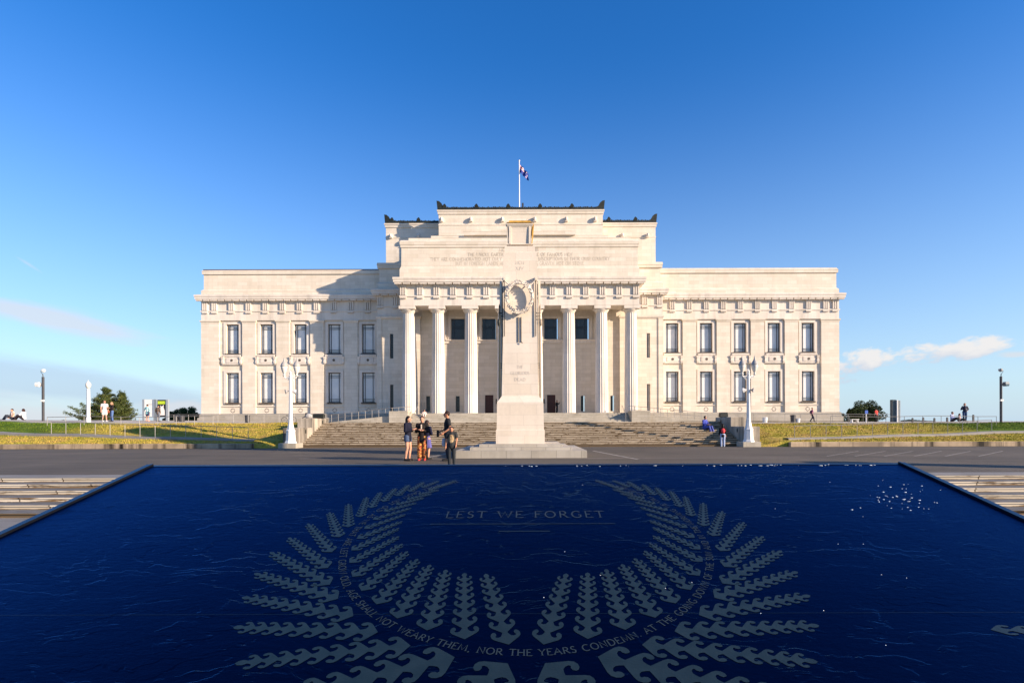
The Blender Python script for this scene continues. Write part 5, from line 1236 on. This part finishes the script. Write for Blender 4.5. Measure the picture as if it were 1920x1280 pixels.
    fuse(legs if legs != 'skirt' else 'skirt', c, [legmat or cmat(legcol)], t, vox)
    c = MB()
    for s in 'LR':
        cone_ball(c, V['an' + s] + Vector((0, .02, -.035)), V['toe' + s] + Vector((0, -.02, .0)), .052, .042); cone_ball(c, V['an' + s] + Vector((0, .01, -.01)), V['an' + s] + Vector((0, .01, -.04)), .047, .05)
    fuse('shoes', c, [cmat(shoes, .5)], t, vox)
    if extra: extra(t)
    return t
def floral():
    o = node_mat('orange_floral_print'); tc_ = o.nd('ShaderNodeTexCoord'); n = o.noise(tc_.outputs['Object'], 11, 3, .6); n2 = o.noise(o.vmul(tc_.outputs['Object'], (1, 1, 1.0)), 19, 2)
    c = o.mix(o.ma('GREATER_THAN', n2, .55), o.ramp(n, [(.40, (.22, .03, .012)), (.50, (.45, .13, .02)), (.58, (.50, .32, .08))]), (.33, .02, .015)); c = o.mix(o.ma('LESS_THAN', n, .455), c, (.02, .012, .01))
    o.lk(c, o.b.inputs['Base Color']); o.b.inputs['Roughness'].default_value = .85; return o.m
def shirtprint():
    o = node_mat('black_shirt_with_pale_print'); tc_ = o.nd('ShaderNodeTexCoord'); s = o.nd('ShaderNodeSeparateXYZ'); o.lk(tc_.outputs['Object'], s.inputs[0])
    n = o.noise(tc_.outputs['Object'], 13, 4, .7)
    r = o.ma('ADD', o.ma('ADD', o.ma('POWER', o.ma('DIVIDE', s.outputs[0], .12), 2), o.ma('POWER', o.ma('DIVIDE', o.ma('SUBTRACT', s.outputs[2], 1.17), .19), 2)), o.ma('MULTIPLY', o.ma('SUBTRACT', n, .5), 2.2))
    m = o.ma('MULTIPLY', o.ma('LESS_THAN', r, .85), o.ma('LESS_THAN', s.outputs[1], -.02))
    o.lk(o.mix(m, (.012, .014, .016), o.ramp(n, [(.4, (.20, .11, .05)), (.6, (.50, .40, .22))])), o.b.inputs['Base Color']); o.b.inputs['Roughness'].default_value = .8; return o.m
def plaid():
    o = node_mat('turquoise_check'); s = o.nd('ShaderNodeTexChecker'); tc_ = o.nd('ShaderNodeTexCoord'); o.lk(tc_.outputs['Object'], s.inputs['Vector']); s.inputs['Scale'].default_value = 9; s.inputs['Color1'].default_value = (.03, .38, .42, 1); s.inputs['Color2'].default_value = (.65, .75, .72, 1)
    o.lk(s.outputs[0], o.b.inputs['Base Color']); o.b.inputs['Roughness'].default_value = .85; return o.m
cross = dict(elL=(.23, -.02, 1.13), wrL=(.02, -.19, 1.17), hdL=(-1, .1, .25), elR=(-.23, -.02, 1.13), wrR=(-.02, -.22, 1.15), hdR=(1, .15, .3))
def fl(px, D, z=0.0): return ((px - 985.5) * D / 1000, D, z)
# the group on the court
person('woman with long black hair, navy hooded top and denim shorts on the court', fl(765, 19.6), 75, 1.66, dict(head=(0, -.03, 1.585), elL=(.22, .0, 1.13), wrL=(.10, -.20, 1.20), elR=(-.22, .0, 1.13), wrR=(-.08, -.21, 1.18), knL=(.10, -.04, .49), anL=(.10, .0, .085), anR=(-.10, .06, .085)), hair=(.012, .008, .007), hairlen=.30, top=(.006, .007, .02), sleeves=2, toplen=.10, legs='shorts', legcol=(.05, .075, .14), shoes=(.03, .025, .025), vox=.013, fingers=True)
person('woman in black cardigan and orange floral trousers with arms crossed, facing the camera', fl(791.5, 19.75), 0, 1.64, cross, hair=(.035, .012, .01), top=(.014, .011, .011), sleeves=2, toplen=.16, legs='trousers', legmat=floral(), shoes=(.45, .05, .05), vox=.013, fingers=True, flare=.035,
       extra=lambda t: local('blouse', MB().loft([(0, 1.22), (.0, 1.40)], -.022, .022, -.15, -.135), cmat((.65, .55, .45)), t))
person('woman in navy coat and purple skirt half hidden behind the floral trousers', fl(800.5, 20.4), 150, 1.50, dict(elR=(-.2, -.06, 1.12), wrR=(-.1, -.2, 1.1)), hair=(.02, .01, .01), hairlen=.12, top=(.006, .008, .03), toplen=.22, legs='skirt', legcol=(.09, .085, .26), vox=.015)
def camera_extra(t):
    m_ = MB(); m_.box(-.30, -.17, -.36, -.28, .93, 1.06); m_.lathe([(.045, 0), (.045, .09), (.05, .1)], (-.235, -.32, .83), 12); local('camera', m_, cmat((.02, .02, .022), .3), t)
    m_ = MB(); m_.loft([(0, .50), (.02, .6), (0, .78)], -.30, -.22, -.16, .05); local('cloth', m_, cmat((.65, .66, .75)), t)
person('tall man in black t-shirt in profile holding a camera at his hip', fl(839, 19.5), -78, 1.82, dict(elR=(-.23, .05, 1.14), wrR=(-.22, -.20, 1.03), elL=(.23, .08, 1.13), wrL=(.2, -.14, .98), head=(0, -.03, 1.60)), skin=(.42, .20, .12), hair=(.02, .010, .008), top=(.012, .014, .018), sleeves=1, toplen=.03, legs='trousers', legcol=(.015, .017, .03), vox=.013, fingers=True, extra=camera_extra)
person('boy in black printed t-shirt and dark trousers standing closest to the slate fountain', fl(846.5, 16.9), 0, 1.29, dict(head=(0, -.02, 1.57), elL=(.22, .03, 1.14), wrL=(.2, -.06, .93)), skin=(.42, .20, .12), hair=(.01, .008, .008), top=(.01, .01, .01), topmat=shirtprint(), sleeves=1, toplen=.08, legs='trousers', legcol=(.02, .024, .03), vox=.013, fingers=True)
# seated pose
SIT = dict(pelvis=(0, .05, .12), waist=(0, .06, .28), chest=(0, .04, .50), neck=(0, .03, .66), head=(0, .0, .82), shL=(.175, .04, .61), shR=(-.175, .04, .61), hpL=(.09, .02, .11), hpR=(-.09, .02, .11),
           elL=(.24, -.02, .38), wrL=(.14, -.24, .36), elR=(-.24, -.02, .38), wrR=(-.14, -.24, .36), knL=(.12, -.36, .36), knR=(-.12, -.36, .36), anL=(.11, -.56, .03), anR=(-.11, -.56, .03), toeL=(.12, -.72, .0), toeR=(-.12, -.72, .0))
def sitg(px, D, dz=0): x, y, z = fl(px, D); return (x, y, bank_h(x, D) + dz)
person('person in pale vest seated on the lawn, leftmost of the two by the left edge', sitg(22.5, 44, .02), -20, 1.65, dict(SIT, wrL=(.1, -.2, .2), wrR=(-.1, -.2, .2)), hair=(.03, .012, .01), top=(.65, .50, .42), sleeves=0, legcol=(.03, .035, .05))
person('dark haired person in white shirt seated on the lawn facing left', sitg(43.5, 44, .0), -75, 1.7, dict(SIT, elL=(.22, -.1, .42), wrL=(.1, -.3, .45), elR=(-.22, -.1, .42), wrR=(-.1, -.3, .45)), hair=(.03, .01, .008), hairlen=.12, top=(.78, .76, .72), sleeves=2, legcol=(.02, .015, .02))
person('man in grey t-shirt and pale shorts looking right beside the white lamp post', sitg(196, 45), 50, 1.78, dict(anL=(.13, -.05, .085), anR=(-.12, .08, .085)), hair=(.05, .02, .015), top=(.42, .43, .45), sleeves=1, legs='shorts', flare=.75, legcol=(.48, .47, .44), shoes=(.7, .7, .7))
person('woman in black top and jeans with a red bag beside the man in grey', sitg(209.5, 45.3), -30, 1.66, cross, hair=(.35, .20, .12), hairlen=.1, top=(.02, .015, .015), sleeves=2, legcol=(.08, .14, .30), extra=lambda t: local('shoulder_bag', MB().ball((-.1, -.20, .86), (.13, .06, .12), 10, 8), cmat((.40, .09, .05)), t))
person('person in turquoise checked shirt reading the white information board', sitg(276.5, 53.5), 170, 1.68, dict(elL=(.33, 0, 1.2), wrL=(.45, -.08, 1.1), elR=(-.28, .0, 1.15)), hair=(.02, .015, .01), top=(.03, .38, .42), topmat=plaid(), sleeves=2, toplen=.12, legs='shorts', flare=.7, legcol=(.03, .04, .09), shoes=(.6, .3, .2))
person('person in brown jacket and cap reading the black and lime board', sitg(296.5, 53.5), 175, 1.65, None, hair=(.02, .015, .015), top=(.12, .085, .065), sleeves=2, toplen=.08, legcol=(.12, .13, .16))
person('girl in pale dress seated at the top of the portico steps by the left pedestal', (BX + (790 - 976) * .0612, YP - 1.2, E(.88)), 10, 1.6, SIT, hair=(.08, .03, .02), hairlen=.25, top=(.70, .52, .48), sleeves=2, legcol=(.6, .5, .45))
person('person in dark clothes holding up a phone beside the right doorway', (BX + (1046 - 976) * .0655, YI - 1.9, E(1.31)), 60, 1.68, dict(elL=(.23, -.12, 1.22), wrL=(.2, -.28, 1.42)), hair=(.01, .01, .01), top=(.012, .012, .015), legcol=(.015, .015, .02), toplen=.1)
person('person in dark top and blue jeans sitting on the shaded right end of the stairs', ((1323 - 985.5) * .0338, 33.85, .95), 35, 1.6, dict(SIT, anL=(.11, -.60, -.24), anR=(-.11, -.56, -.24), knL=(.12, -.42, .20), knR=(-.12, -.40, .20), toeL=(.12, -.74, -.28), toeR=(-.12, -.70, -.28)), hair=(.01, .01, .01), top=(.05, .07, .35), legcol=(.08, .10, .35))
def pack(col_):
    def f(t):
        m_ = MB(); m_.ball((0, .17, 1.2), (.15, .09, .19), 12, 10); m_.ball((0, .25, 1.14), (.10, .05, .10), 10, 8); local('backpack', m_, cmat(col_), t)
    return f
person('child in black top with a red backpack climbing the right end of the stairs', fl(1355, 30.6), 170, 1.32, dict(knL=(.10, -.03, .49)), hair=(.008, .008, .008), hairlen=.1, top=(.012, .012, .014), toplen=.1, legcol=(.35, .42, .60), shoes=(.5, .55, .65), extra=pack((.62, .06, .07)))
person('person in purple top walking past the footing of the right wing', ((1523 - 985.5) * .062, 62, max(bank_h(33, 62), 1.5)), 70, 1.66, dict(knL=(.1, -.16, .52), anL=(.1, -.22, .1), toeL=(.1, -.38, .05), anR=(-.1, .22, .12), toeR=(-.1, .08, .03), elL=(.24, .1, 1.14), wrL=(.25, .14, .9)), hair=(.15, .07, .04), top=(.16, .04, .12), sleeves=1, legcol=(.015, .015, .03), extra=pack((.10, .03, .10)))
person('person in red t-shirt walking in front of the dark round tree', ((1643 - 985.5) * .060, 60, bank_h(38, 60)), 200, 1.5, None, hair=(.01, .008, .008), top=(.70, .07, .06), sleeves=1, legcol=(.015, .015, .018))
person('man in pale blue shirt seated on the right lawn', sitg(1786, 50), 25, 1.75, SIT, hair=(.10, .06, .04), top=(.35, .38, .55), sleeves=2, legcol=(.02, .02, .025))
person('child in pink top seated between the man and the standing person', sitg(1799.5, 50), 35, 1.45, SIT, hair=(.06, .02, .015), hairlen=.1, top=(.65, .40, .35), sleeves=1, legcol=(.03, .03, .03))
person('person in navy jacket and blue jeans standing on the right lawn, hands raised', sitg(1809, 50), -10, 1.76, dict(elL=(.30, .03, 1.16), wrL=(.14, -.14, 1.05), elR=(-.30, .0, 1.14), wrR=(-.08, -.2, 1.2)), hair=(.35, .22, .12), hairlen=.05, top=(.02, .025, .05), legcol=(.02, .05, .13))
